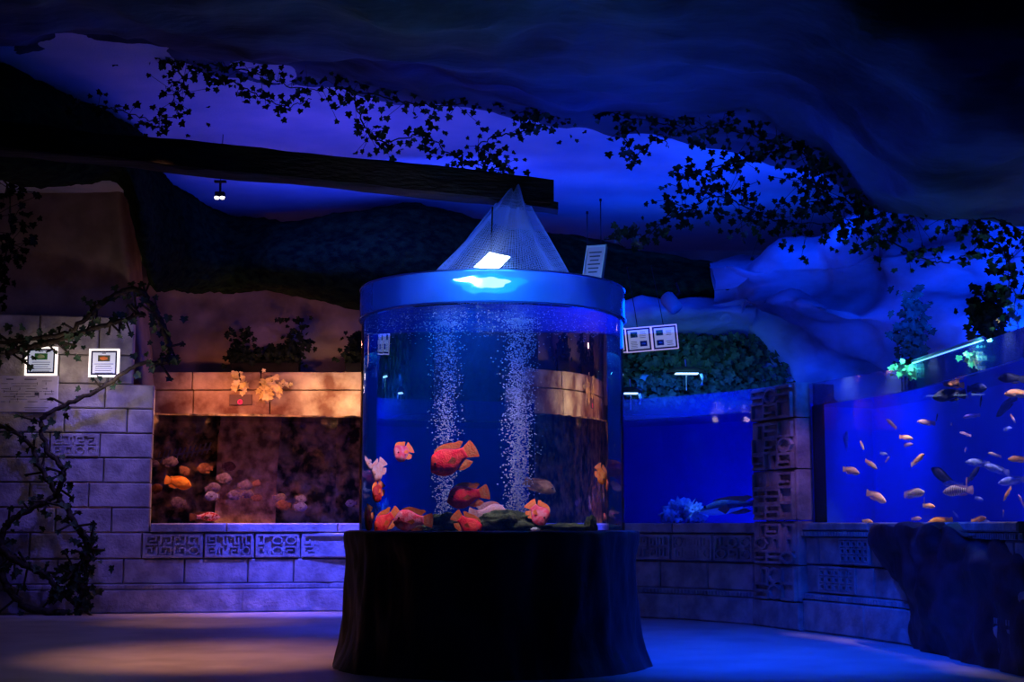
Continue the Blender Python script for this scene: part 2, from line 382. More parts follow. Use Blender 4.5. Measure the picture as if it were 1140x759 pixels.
masonry(wl, 0, sP0, [(0.33, 0.62), (0.62, 0.92)], (1,), seed=5, skip=lambda a, b: b < sT0 + 0.1 and a < sT0 - 0.3)
masonry(wl, sT0, sP0, [(0.92, LEDGE)], (), out=0.03, bl=1.1, seed=8)
hp = 0.288
masonry(wl, 0, sT0, [(0.92 + i * hp, 0.92 + (i + 1) * hp) for i in range(6)], (3,), seed=11, skip=lambda a, b: not (s_at(40) < a < s_at(70)))
ztop = 0.92 + 6 * hp
masonry(wl, 0, s_at(142), [(ztop, ztop + .34), (ztop + .34, ztop + .8)], (), seed=12)
struct(wl.build('wall_left', M['stone']))
wr = MB()
masonry(wr, sP1, sE, [(0.0, 0.30)], (), out=0.05, bl=1.3, seed=21)
block(wr, sP1, sE, 0.30, 0.36, 0.03, g=0); dentils(wr, sP1, sE, 0.31, 0.03)
masonry(wr, sP1, sE, [(0.36, 0.63), (0.63, 0.90)], (), seed=23, bl=0.55)
block(wr, sP1, sE, 0.90, 0.95, 0.03, g=0); dentils(wr, sP1, sE, 0.905, 0.03)
masonry(wr, sP1, sE, [(0.95, LEDGE)], (), out=0.04, bl=1.3, seed=25)
rn = random.Random(4)
for a, b, z in ((s_at(936), s_at(968), 0.64), (s_at(912), s_at(952), 0.37)):       # stippled square panels
    nx = 5
    strip(wr, [(a, z + .02), (b, z + .02), (b, z + .24), (a, z + .24), (a, z + .02)], .018, 0, .026)
    for i in range(nx):
        for j in range(3):
            x0 = a + (b - a) * (i + .18) / nx; x1 = a + (b - a) * (i + .82) / nx; y0 = z + .04 + .066 * j; y1 = y0 + .045
            strip(wr, [(x0, y0), (x1, y0), (x1, y1), (x0, y1), (x0, y0)], .014, 0, .024)
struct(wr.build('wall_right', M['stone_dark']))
# carved corner pillar
pm = MB(); rnd = random.Random(9)
block(pm, sP0 - .02, sP1 + .02, 0, 0.27, 0.10)
zz = [0.27, 0.62, 1.05, 1.55, 2.05, 2.40]
for z0, z1 in zip(zz, zz[1:]):
    block(pm, sP0, sP1, z0, z1, 0.07)
    a, b = sP0 + .05, sP1 - .05; nr = max(1, round((z1 - z0) / .16)); nc = 3
    for i in range(nc):
        for j in range(nr):
            x0, x1 = a + (b - a) * i / nc + .008, a + (b - a) * (i + 1) / nc - .012; y0, y1 = z0 + .02 + (z1 - z0 - .04) * j / nr, z0 + .02 + (z1 - z0 - .04) * (j + 1) / nr - .02
            k = rnd.randrange(5)
            P = {0: [(0, 0), (1, 0), (1, 1), (0, 1), (0, .4), (.6, .4)], 1: [(0, 1), (0, 0), (1, 0), (1, 1)], 2: [(0.5 + .5 * math.cos(t * PI / 4), 0.5 + .5 * math.sin(t * PI / 4)) for t in range(9)],
                 3: [(0, 0), (1, 0), (1, .5), (0, .5), (0, 1), (1, 1)], 4: [(.5, 0), (.5, 1), (1, 1), (1, 0)]}[k]
            strip(pm, [(x0 + (x1 - x0) * p, y0 + (y1 - y0) * q) for p, q in P], .026, .07, .036)
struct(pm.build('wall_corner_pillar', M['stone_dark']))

# ---- alcove of the lit tank behind the left wall
YB = 18.95
xl = W(sT0).x
z_w = 2.30                                     # water level
band = MB()
z1 = at(250, 434, YB).z; z2 = at(250, 415, YB).z
rnd = random.Random(31)
for z0_, z1_, st in ((0.9, 1.6, 0), (1.6, z1 - .42, .5), (z1 - .42, z1, .2), (z1, z2 + .02, .6)):
    x = -6.2 - st
    while x < -1.5:
        L = rnd.uniform(.9, 1.5); band.box((x + L / 2, YB + .2 + rnd.uniform(-.01, .01), (z0_ + z1_) / 2), (L - .014, .4, z1_ - z0_ - .014)); x += L
struct(band.build('trim_1', M['band'], bevel=0.012))
pw = sheet('wall_alcove', [[Vector((x, YB + .42, z2 - .1)), Vector((x, YB + .45 + .25 * math.sin(x * 2.1), z2 + .5)), Vector((x, YB + .35, z2 + 1.0)), Vector((x, YB + .2 + .2 * math.sin(x * 3), z2 + 1.4)), Vector((x, YB + .9, z2 + 2.2))] for x in (-6.5, -5.5, -4.5, -3.5, -2.7, -2, -1.3)], 90, 50, M['plaster'], .12, 1.3, .012, 9)
struct(pw)
# sloping plaster wall at the upper left, with its rough arris
ulw = sheet('wall_upper_left', [[at(px, b, 17.3 + dy), at(px + sh * .3, (a + b) / 2 + 30, 17.2 + dy), at(px + sh * .7, (a + b) / 2 - 20, 17.0 + dy), at(px + sh, a, 16.8 + dy)] for px, a, b, sh, dy in ((-150, 150, 400, 0, 0), (-40, 170, 400, 0, 0), (40, 180, 400, 0, 0), (100, 185, 400, -8, 0), (140, 190, 410, -25, 0), (166, 190, 440, -30, .05), (172, 200, 440, -20, 1.2))], 70, 50, mat('upper_plaster', (0.2, 0.15, 0.14), 0.9, (0.28, 0.22, 0.2), 3, 0.5, 20, 0.05), .03, 1.5, .01, 9)
struct(ulw)

# ---- dark mossy overhang above the alcove
top = [(-200, 95), (-60, 80), (0, 66), (60, 100), (150, 140), (178, 190), (205, 207), (250, 232), (300, 238), (350, 236), (400, 226), (450, 220), (500, 229), (545, 243), (600, 258), (640, 262), (680, 270), (705, 278), (760, 287), (805, 293), (815, 300)]
bot = [(-200, 175), (-60, 180), (20, 188), (100, 190), (140, 200), (155, 260), (160, 315), (200, 322), (270, 322), (300, 324), (345, 330), (400, 343), (480, 348), (560, 350), (680, 352), (760, 345), (805, 335), (815, 330)]
cols = []
top = [(x, y + (7 if 190 < x < 560 else 0)) for x, y in top]; bot = [(x, y + (14 if x < 130 else 0)) for x, y in bot]
for px in [-200, -100, -20, 40, 90, 130, 152, 170, 190, 215, 250, 300, 350, 400, 450, 500, 550, 600, 650, 700, 750, 790, 812]:
    a, b = interp(top, px), interp(bot, px); d_ = ray(px, a); Y = min(16.4 + 0.4 * math.sin(px * .011), 3.9 * d_.y / d_.z - .7)
    cols.append([at(px, b - 2, Y + 2.2), at(px, b, Y + .7), at(px, b * .75 + a * .25, Y), at(px, (a + b) / 2, Y - .1), at(px, b * .2 + a * .8, Y + .2), at(px, a, Y + .6), at(px, a + 12, Y + 1.8)])
struct(sheet('ceiling_moss_overhang', cols, 170, 60, M['moss'], .05, 1.5, .03, 8, seed=3))

# ---- dark rock canopy overhead
edge = [(-200, 40), (0, 62), (40, 52), (120, 48), (200, 62), (270, 74), (330, 84), (400, 100), (480, 106), (560, 112), (640, 122), (740, 136), (820, 152), (870, 168), (920, 190), (985, 224), (1040, 238), (1100, 236), (1240, 238)]
cols = []
for px in [-200, -100, 0, 60, 120, 180, 240, 300, 360, 420, 480, 540, 600, 660, 720, 780, 840, 900, 940, 985, 1040, 1100, 1160, 1240]:
    e = interp(edge, px) + 9 * (1 - sm(820, 950, px)); fx = sm(820, 1040, px); Ye = 12.6 - .3 * math.sin(px * .013) - 1.2 * fx
    p1 = at(px, e, Ye)
    cols.append([Vector((p1.x * 1.0, p1.y + .35, p1.z + .75)), p1, at(px, e - 22 - 25 * fx, Ye - .9), at(px, e * .55 + 5, Ye - 1.9), at(px, e * .25 - 15, 9.2 - .6 * fx), at(px, -60, 8.2), at(px, -220, 6.6)])
struct(sheet('ceiling_rock_canopy', cols, 200, 90, M['canopy'], .11, .9, .012, 6, ridg=True, seed=8))

# ---- folded rock wall above the right-hand tanks
rt = [(792, 292), (830, 284), (890, 273), (930, 262), (985, 232), (1040, 232), (1240, 230)]
cols = []
for i, px in enumerate([790, 815, 850, 890, 930, 970, 1010, 1050, 1090, 1130, 1180, 1250]):
    a = interp(rt, px); Y = 16.6 - (px - 790) / 460 * 4.2
    b = 366 if px < 880 else 366 + (px - 880) * .6
    b = min(b, 440)
    f = math.sin(px * .03) * .25
    cols.append([at(px, a - 4, Y + .8), at(px, a + 2, Y), at(px, a * .75 + b * .25, Y - .35 + f), at(px, a * .55 + b * .45, Y - .1), at(px, a * .35 + b * .65, Y - .5 - f), at(px, a * .1 + b * .9, Y + .1), at(px, b, Y + .5), at(px, b + 60, Y + .9)])
struct(sheet('wall_rock_right', cols, 130, 80, M['rock'], .24, .8, .015, 7, ridg=True, seed=1))
# rock left shoulder (behind the framed signs)
cols = [[at(px, 330, 16.9), at(px + 2, 345, 16.6 - .1 * k), at(px - 4, 365, 16.7), at(px, 380, 17.1)] for k, px in enumerate((690, 705, 730, 760, 800, 840))]
struct(sheet('wall_rock_shoulder', cols, 40, 20, M['rock'], .08, 2.0, .015, 7, seed=5))

# ================================================================== TANK INTERIORS
def panel(name, path, z0, z1, m, amp=0.0, sc=2.0, nu=60, nv=30, fine=0, ridg=False, seed=0):
    cols = [[Vector((p[0], p[1], z0 + (z1 - z0) * k / 3)) for k in range(4)] for p in path]
    return sheet(name, cols, nu, nv, m, amp, sc, fine, 5, ridg, seed)
def flat_water(name, path, z0, z1, back, m, parent):      # open refracting sides, normals outwards
    mb = MB(); n = len(path); vs = [Vector((p.x, p.y, z)) for z in (z0, z1) for p in path]
    mb.add(vs, [(i, i + 1, n + i + 1, n + i) for i in range(n - 1)])
    return mb.build(name, m, parent)
def polyslab(mb, loop, z0, z1):
    n = len(loop)
    mb.add([Vector((p.x, p.y, z0)) for p in loop] + [Vector((p.x, p.y, z1)) for p in loop],
           [tuple(range(n - 1, -1, -1)), tuple(range(n, 2 * n))] + [(i, (i + 1) % n, n + (i + 1) % n, n + i) for i in range(n)])
    return mb
def wall_tank(label, s0, s1, depth, zw, zt, backm, inset=.10, vol=True, extra_back=0):
    t = thing('wall_aquarium', W((s0 + s1) / 2, -inset, LEDGE), label, 'aquarium')
    loc = t.location.copy(); sh = Matrix.Translation(-loc)
    k = max(2, int((s1 - s0) / .35)); ss = [s0 + (s1 - s0) * i / k for i in range(k + 1)]
    fr = [W(s, -inset) for s in ss]; bk = [W(s, -depth) for s in ss]
    def P(mb, name, m, **kw):
        o = mb.build(name, m, t, **kw); o.matrix_parent_inverse = sh; return o
    if zt > zw:
        g = MB()
        for i in range(k):
            a, b = W(ss[i], -inset + .02), W(ss[i + 1], -inset + .02); c, d = W(ss[i], -inset + .005), W(ss[i + 1], -inset + .005)
            z0_, z1_ = LEDGE, zw + .005; up = lambda v, z: Vector((v.x, v.y, z))
            g.add([up(a, z0_), up(b, z0_), up(b, z1_), up(a, z1_), up(c, z1_), up(d, z1_)], [(0, 1, 2, 3), (3, 2, 5, 4)])
            h = MB() if i == 0 else h
            h.add([up(a, z1_), up(b, z1_), up(b, zt), up(a, zt), up(c, zt), up(d, zt), up(d, z1_), up(c, z1_)], [(0, 1, 2, 3), (3, 2, 5, 4), (4, 5, 6, 7)])
        P(g, 'glass_front', M['glass']); P(h, 'glass_rim', M['rimglass'])
    wt = MB(); n = k + 1
    wt.add([Vector((p.x, p.y, z)) for z in (LEDGE - .02, zw) for p in fr], [(i, i + 1, n + i + 1, n + i) for i in range(k)])
    P(wt, 'water', M['waterside_flat'])
    tp = MB(); tp.add([Vector((p.x, p.y, zw)) for p in fr + bk[::-1]], [tuple(range(2 * n))]) if False else tp.add([Vector((p.x, p.y, zw)) for p in fr + bk], [(i, i + 1, n + i + 1, n + i) for i in range(k)])
    P(tp, 'water_surface', M['watertop'])
    if vol:
        v = MB(); polyslab(v, [W(s, -inset - .02) for s in ss] + [W(s, -depth + .05) for s in ss[::-1]], LEDGE - .01, zw - .01)
        P(v, 'water_body', M['vol_blue'])
    b_ = MB(); b_.add([Vector((p.x, p.y, z)) for z in (LEDGE - .6, zw + .03) for p in bk], [(i, i + 1, n + i + 1, n + i) for i in range(k)])
    for a, c in ((fr[0], bk[0]), (fr[-1], bk[-1])): b_.add([Vector((a.x, a.y, LEDGE - .6)), Vector((c.x, c.y, LEDGE - .6)), Vector((c.x, c.y, zw + .03)), Vector((a.x, a.y, zw + .03))], [(0, 1, 2, 3)])
    if backm: P(b_, 'back_panel', backm)
    e_ = MB(); e_.add([W(s0, -inset - .03, LEDGE), W(s0 + .035, -inset - .03, LEDGE), W(s0 + .035, -inset - .03, zt), W(s0, -inset - .03, zt), W(s0, -inset - .25, LEDGE), W(s0 + .035, -inset - .25, LEDGE), W(s0 + .035, -inset - .25, zt), W(s0, -inset - .25, zt)], [(0, 1, 2, 3), (0, 4, 5, 1), (1, 5, 6, 2), (2, 6, 7, 3), (3, 7, 4, 0), (7, 6, 5, 4)])
    if backm: P(e_, 'corner_post', M['moss'])
    f_ = MB(); f_.add([Vector((p.x, p.y, LEDGE - .03)) for p in fr + bk], [(i, i + 1, n + i + 1, n + i) for i in range(k)])
    P(f_, 'bottom_panel', backm or M['backdrop'])
    return t
sLT1 = s_at(470)
wall_tank('open stone-walled aquarium with crumpled brown backdrop under orange light', sT0, sLT1, 1.45, z_w, z_w, None, vol=False)
# crumpled rock backdrop in the brown tank (its apparent depth follows from the refraction)
bd = panel('rock_backdrop', [W(s, -1.45) for s in [sT0 - .3 + (sLT1 - sT0 + .3) * i / 8 for i in range(9)]], .4, z_w + .12, M['backdrop'], .13, 1.9, 190, 90, .06, True, 4)
tag(bd, 'crumpled dark brown rock backdrop behind the discus fish', 'backdrop')
sM0 = s_at(490)
wall_tank('deep blue corner aquarium with a pile of pale rock', sM0, sP0, 1.5, 2.18, 2.42, M['blueback'])
wall_tank('long blue aquarium full of small cichlids beside the carved pillar', sP1, sE, 1.5, 2.16, 2.38, M['blueback'])
def wlight(s, out, z, col, pw, tgt_out, tz, sx=1.0, sy=.15, name='tank_light', ds=0):
    a = W(s, out, z); b = W(s + ds, tgt_out, tz); return light('AREA', name, a, col, pw, b, sx, sy)
sm0 = (sM0 + sP0) / 2
wlight(s_at(790), -.6, 2.7, (0.004, .06, 1), 50, -1.2, .8, 1.0, .3)
for px, p in ((1070, 26), (1120, 26)):
    wlight(s_at(px), -.5, 2.75, (0.01, .06, 1), p, -1.3, 1.1, .6, .3)
_d = ray(1003, 495); _h = W(s_at(1003), -.10); _t = W(s_at(1003) + .01) - W(s_at(1003) - .01); _n = Vector((_t.y, -_t.x, 0)).normalized()
_h = CAM + _d * ((_h - CAM).dot(_n) / _d.dot(_n)); _e = refr(_d, _n, 1 / 1.33); _p = _h + _e * (1.38 / -_e.dot(_n)); _q = _h + _e * (.45 / -_e.dot(_n)); _q.z = 2.06
light('SPOT', 'tank_light', _q, (0.0, .06, 1), 46, _p, .04, spot=120, blend=1)  # unseen spot placed under water to brighten the back panel
wlight(s_at(720), -.5, 2.7, (0.004, .06, 1), 22, -1.3, .9, .9, .3)
for px, p in ((940, 50), (990, 60), (1035, 60), (1080, 60), (1120, 60)):
    light('SPOT', 'cichlid_lamp_light', W(s_at(px), -.14, 2.75), (1, .66, .42), p * 2.6, W(s_at(px), -.42, 1.2), .03, spot=50, blend=.6)
# orange lamps of the brown tank and a fill for its alcove
light('AREA', 'orange_light', (-3.6, YB - .7, 2.72), ORANGE, 5, (-3.5, YB + .1, 2.62), 1.6, .08, spread=110)
light('AREA', 'orange_light', (-2.3, YB - .7, 2.72), (1, .5, .22), 6, (-2.2, YB + .1, 2.62), .8, .08, spread=110)
light('POINT', 'orange_light', (-3.0, YB - .75, 3.35), (1, .35, .22), 5, size=.04)  # added fill light for the alcove wall above the band
light('AREA', 'orange_light', (-3.2, 17.0, 2.75), (1, .42, .2), 80, (-3.3, 17.9, 1.2), 1.8, .1, spread=110)

# ================================================================== ROUND TANK
RIM, COLL, WL, BASE = 2.66, 2.44, 2.425, 0.965
zr = at(548, 300, TC.y - TR).z; RIM = zr; COLL = at(548, 336, TC.y - TR).z; WL = COLL - .01
def in_tank(px, py, dY):          # point at depth TC.y + dY whose image through the curved water wall is (px, py)
    d = ray(px, py); r = TR - .02
    ox, oy = CAM.x - TC.x, CAM.y - TC.y
    a = d.x ** 2 + d.y ** 2; b = 2 * (ox * d.x + oy * d.y); c = ox * ox + oy * oy - r * r
    q = b * b - 4 * a * c
    if q < 0: q = 0
    t = (-b - math.sqrt(q)) / (2 * a); h = CAM + d * t
    n = Vector((h.x - TC.x, h.y - TC.y, 0)).normalized(); e = refr(d, n, 1 / 1.33)
    return h + e * ((TC.y + dY - h.y) / e.y)
rt_ = thing('round_aquarium', (TC.x, TC.y, BASE), 'tall cylindrical acrylic aquarium of red fish and bubbles on dark rock drum', 'aquarium')
def RP(mb, name, m, **kw):
    o = mb.build(name, m, rt_, **kw); return o
RP(MB().lathe([(TR, 0), (TR, RIM - BASE)], (0, 0, 0), 128), 'acrylic_wall', M['acrylic'], smooth=True)
RP(MB().lathe([(TR - .02, -.03), (TR - .02, WL - BASE)], (0, 0, 0), 160), 'water', M['waterside'], smooth=True)
mb = MB(); mb.lathe([(0.001, WL - BASE), (.3, WL - BASE), (.7, WL - BASE), (TR - .022, WL - BASE)], (0, 0, 0), 96); RP(mb, 'water_surface', M['watertop'], smooth=True)
mb = MB(); mb.lathe([(0.0005, .005), (TR - .04, .005), (TR - .04, WL - BASE - .008), (0.0005, WL - BASE - .008)], (0, 0, 0), 64); RP(mb, 'water_body', M['vol_round'])
mb = MB(); mb.lathe([(TR + .014, COLL - BASE), (TR + .014, RIM - BASE), (TR - .03, RIM - BASE), (TR - .03, COLL - BASE)], (0, 0, 0), 128, closed=True)
RP(mb, 'rim_collar', M['collar'], smooth=False)
mb = MB(); mb.lathe([(TR + .017 + .008 * math.cos(a), COLL - BASE + .008 * math.sin(a)) for a in [2 * PI * i / 6 for i in range(6)]], (0, 0, 0), 128, closed=True)
mb.lathe([(TR + .012 + .007 * math.cos(a), RIM - BASE + .007 * math.sin(a)) for a in [2 * PI * i / 6 for i in range(6)]], (0, 0, 0), 128, closed=True)
RP(mb, 'rim_edge', mat_thin('edge_acrylic', (.7, .75, 1), .5, .1, diff=(.4, .45, 1), difff=.5), smooth=True)
# rock drum
prof = [(0.0, 0.955), (0.5, 0.958), (0.96, .962), (1.06, .965), (1.085, .93), (1.07, .75), (1.075, .5), (1.08, .3), (1.10, .16), (1.14, .05), (1.165, -.01)]
cols = []
for i in range(49):
    a = 2 * PI * i / 48; cols.append([Vector((TC.x + r * math.cos(a), TC.y + r * math.sin(a), z)) for r, z in prof])
dr = sheet('rock_pedestal', cols, 240, 60, M['base_rock'], 0, 1, 0, closed_u=True)
for v in dr.data.vertices:
    p = v.co; q = Vector((p.x - TC.x, p.y - TC.y, 0)); r = q.length
    if r > .9 and p.z < .955:
        a = math.atan2(q.y, q.x); n = q.normalized()
        h = noise.fractal(Vector((math.cos(a) * 4.2, math.sin(a) * 4.2, p.z * .9)), 1, 2, 4) * .045 + noise.noise(Vector((math.cos(a) * 2, math.sin(a) * 2, p.z * 2))) * .03
        h *= min(1, (.97 - p.z) * 6 + .25); p.x += n.x * h; p.y += n.y * h
tag(dr, 'black rock drum pedestal with vertical folds carrying the round aquarium', 'pedestal')

# ---- lamp above the tank
lp = in_l = at(548, 290, 10.25)
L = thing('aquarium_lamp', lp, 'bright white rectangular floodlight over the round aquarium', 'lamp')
c4 = [at(528, 297, 10.18), at(545, 281, 10.32), at(568, 286, 10.36), at(554, 300, 10.2)]
c4 = [c - lp for c in c4]; nrm = (c4[1] - c4[0]).cross(c4[3] - c4[0]).normalized()
if nrm.y > 0: nrm = -nrm
ctr = sum(c4, Vector()) / 4
MB().hexa([c + nrm * .004 for c in c4] + [c - nrm * .004 for c in c4]).build('lamp_face', M['lamp'], L)
big = [ctr + (c - ctr) * 1.10 for c in c4]
MB().hexa([c - nrm * .005 for c in big] + [ctr + (c - ctr) * .8 - nrm * .07 for c in c4]).build('housing', M['black'], L, bevel=.004)
MB().tube([ctr - nrm * .06, ctr - nrm * .1 + Vector((0, 0, .15)), Vector((-.0, .1, 3.35 - lp.z))], .006).build('cord', M['black'], L)
q = MB(); dc = at(545, 316, 9.95) - lp  # glowing blob added for the lamp's glare on the collar
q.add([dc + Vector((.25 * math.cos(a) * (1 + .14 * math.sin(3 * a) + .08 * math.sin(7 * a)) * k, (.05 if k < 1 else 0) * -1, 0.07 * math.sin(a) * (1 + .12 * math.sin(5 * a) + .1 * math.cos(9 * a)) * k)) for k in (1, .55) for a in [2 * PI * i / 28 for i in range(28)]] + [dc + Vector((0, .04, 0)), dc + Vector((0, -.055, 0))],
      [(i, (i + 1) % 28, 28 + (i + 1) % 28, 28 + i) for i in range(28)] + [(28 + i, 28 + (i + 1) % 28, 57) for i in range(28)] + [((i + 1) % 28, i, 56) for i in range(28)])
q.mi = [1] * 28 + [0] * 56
q.build('collar_glare', [mat('glare_core', (.8, .9, .9), .5, emit=(.75, .9, .95), estr=7), mat('glare_edge', (.2, .8, .8), .5, emit=(.0, .6, .65), estr=2.2)], L, smooth=True)
light('POINT', 'collar_fill', (TC.x, TC.y - .25, RIM - .08), (.02, .2, 1), 17, size=.02)  # unseen point light added to brighten the collar from inside
light('AREA', 'collar_glare_fill', lp + dc + Vector((0, -.08, 0)), (.05, .8, .9), 4.5, lp + dc + Vector((0, -1, -.05)), .35, .12)  # unseen teal light added to spread the glare over the collar
light('SPOT', 'aquarium_lamp_light', (TC.x - .2, TC.y - .72, lp.z - .12), (1, .62, .66), 340, (TC.x - .15, TC.y - .38, 1.0), .08, spot=74, blend=.5)
light('AREA', 'aquarium_lamp_light', (TC.x, TC.y - .45, lp.z - .12), (.3, .75, 1), 6, (TC.x, TC.y - 1.5, lp.z - .35), .25, .1)

# ---- netting cone hung from the beam
apex = at(574, 205, 10.6); mb = MB(); nU, nV = 130, 72
rb = .60; cz = RIM + .0; vs = []
for j in range(nV + 1):
    t = j / nV
    for i in range(nU):
        a = 2 * PI * i / nU
        rr = .035 + (rb - .035) * t ** 1.15
        rr *= 1 + (1 - t) * .25 * math.sin(a * 5 + t * 2) + .03 * math.sin(a * 9 + 3 * t)
        c = Vector((apex.x, apex.y, apex.z)).lerp(Vector((TC.x + .03, TC.y, cz)), t)
        vs.append(c + Vector((rr * math.cos(a), rr * math.sin(a), .05 * t * math.sin(a * 3) * (1 - t))))
mb.add(vs, [(j * nU + i, j * nU + (i + 1) % nU, (j + 1) * nU + (i + 1) % nU, (j + 1) * nU + i) for j in range(nV) for i in range(nU)])
net = mb.build('fishing_net', M['net']); wf = net.modifiers.new('cords', 'WIREFRAME'); wf.thickness = .0036; wf.use_replace = True; wf.use_even_offset = False
tag(net, 'fine blue fishing net draped as a cone from beam to round aquarium rim', 'net')

# ---- beam
bmm = MB(); A = at(60, 160, 9.9); B = at(616, 217, 10.75); A = A + (A - B) * .3
n = 26; hh = .105
rnd = random.Random(2)
rings = []
for i in range(n + 1):
    t = i / n; c = A.lerp(B, t)
    h = hh * (1 + .05 * math.sin(t * 17)) + rnd.uniform(-.004, .004)
    pr = [(-1, -.9), (-.8, -1), (.8, -1), (1, -.85), (1, .85), (.75, 1), (-.75, 1), (-1, .85)]
    rings.append([c + Vector((0, p * .13 + rnd.uniform(-.006, .006), q * h + rnd.uniform(-.006, .006))) for p, q in pr])
bmm.add([v for r_ in rings for v in r_], [(i * 8 + j, i * 8 + (j + 1) % 8, (i + 1) * 8 + (j + 1) % 8, (i + 1) * 8 + j) for i in range(n) for j in range(8)] + [tuple(range(7, -1, -1)), tuple(n * 8 + j for j in range(8))])
beam = thing('wooden_beam', (B.x, B.y, B.z), 'long rough dark wooden beam crossing under the painted ceiling', 'beam')
o = bmm.build('log', M['wood'], beam); o.matrix_parent_inverse = Matrix.Translation(-B)
pl = MB(); a = at(530, 219, 10.6); b = at(621, 232, 10.74)
rr = []
for i in range(9):
    t = i / 8; c = a.lerp(b, t); h = .028 * min(1, .3 + t * 3)
    rr.append([c + Vector((0, p * .10, q * h + rnd.uniform(-.004, .004))) for p, q in ((-1, -1), (1, -1), (1, 1), (-1, 1))])
pl.add([v for r_ in rr for v in r_], [(i * 4 + j, i * 4 + (j + 1) % 4, (i + 1) * 4 + (j + 1) % 4, (i + 1) * 4 + j) for i in range(8) for j in range(4)] + [(3, 2, 1, 0), (32, 33, 34, 35)])
o = pl.build('plank', M['wood'], beam); o.matrix_parent_inverse = Matrix.Translation(-B)

# ---- bubbles
def bubbles(label, pts, rad):
    mb = MB(); t_ = [(0, 0, 1), (1, 0, 0), (0, 1, 0), (-1, 0, 0), (0, -1, 0), (0, 0, -1)]
    fc = [(0, 1, 2), (0, 2, 3), (0, 3, 4), (0, 4, 1), (5, 2, 1), (5, 3, 2), (5, 4, 3), (5, 1, 4)]
    for p in pts:
        r = random.uniform(*rad); mb.add([p + Vector(v) * r for v in t_], fc)
    o = mb.build('air_bubbles', M['bubble'], smooth=True); return tag(o, label, 'bubbles', kind='stuff')
def column(xb, xt, wb, wt, yb, yt, n, dY):
    out = []
    for _ in range(n):
        t = random.random(); px = xb + (xt - xb) * t + random.gauss(0, .42) * (wb + (wt - wb) * t); py = yb + (yt - yb) * t
        p = in_tank(px, py, dY); p.y += random.gauss(0, .06 + .04 * t)
        p.z = min(p.z, WL - .02)
        out.append(p)
    return out
bubbles('rising column of tiny air bubbles over the large mossy stone', column(577, 578, 15, 23, 585, 345, 3300, -.05), (.0035, .0065))
bubbles('fainter rising column of tiny air bubbles above the round mossy stone', column(496, 497, 12, 22, 582, 345, 2000, .12), (.0035, .006))
srf = []
for _ in range(700):
    a = random.uniform(0, 2 * PI); r = math.sqrt(random.random()) * (TR - .08); srf.append(Vector((TC.x + r * math.cos(a), TC.y + r * math.sin(a), WL - random.expovariate(30) - .012)))
bubbles('loose air bubbles gathered under the water surface of the round aquarium', srf, (.003, .005))

# ---- stones in the round tank
def stone(name, px, py, dY, d, label, m='mossrock', seed=0, cat='rock', flat=-.5):
    p = in_tank(px, py, dY); mb = MB(); blob(mb, (0, 0, 0), d, seed, 4, .35, 2.2, flat=-d[2] * .5)
    o = mb.build(name, M[m], smooth=True); o.location = (p.x, p.y, BASE + d[2] * .5 + .0); return tag(o, label, cat)
stone('mossy_stone', 496, 585, -.45, (.10, .09, .085), 'round mossy stone beneath the fainter bubble column', seed=2)
stone('mossy_stone', 566, 585, -.5, (.21, .14, .09), 'large domed mossy stone beneath the brighter bubble column', seed=5)
stone('mossy_stone', 632, 588, -.3, (.19, .12, .035), 'low flat dark mossy stone near the tank wall', seed=7)
stone('mossy_stone', 658, 586, -.35, (.045, .05, .07), 'small upright dark mossy stone at the end of the flat one', seed=9)
stone('mossy_stone', 470, 590, -.5, (.12, .08, .03), 'low dark pebble bank between pink fish and round mossy stone', seed=12)
stone('pebble', 596, 591, -.72, (.03, .025, .015), 'tiny pale pebble at the foot of the large mossy stone', m='paper', seed=4)

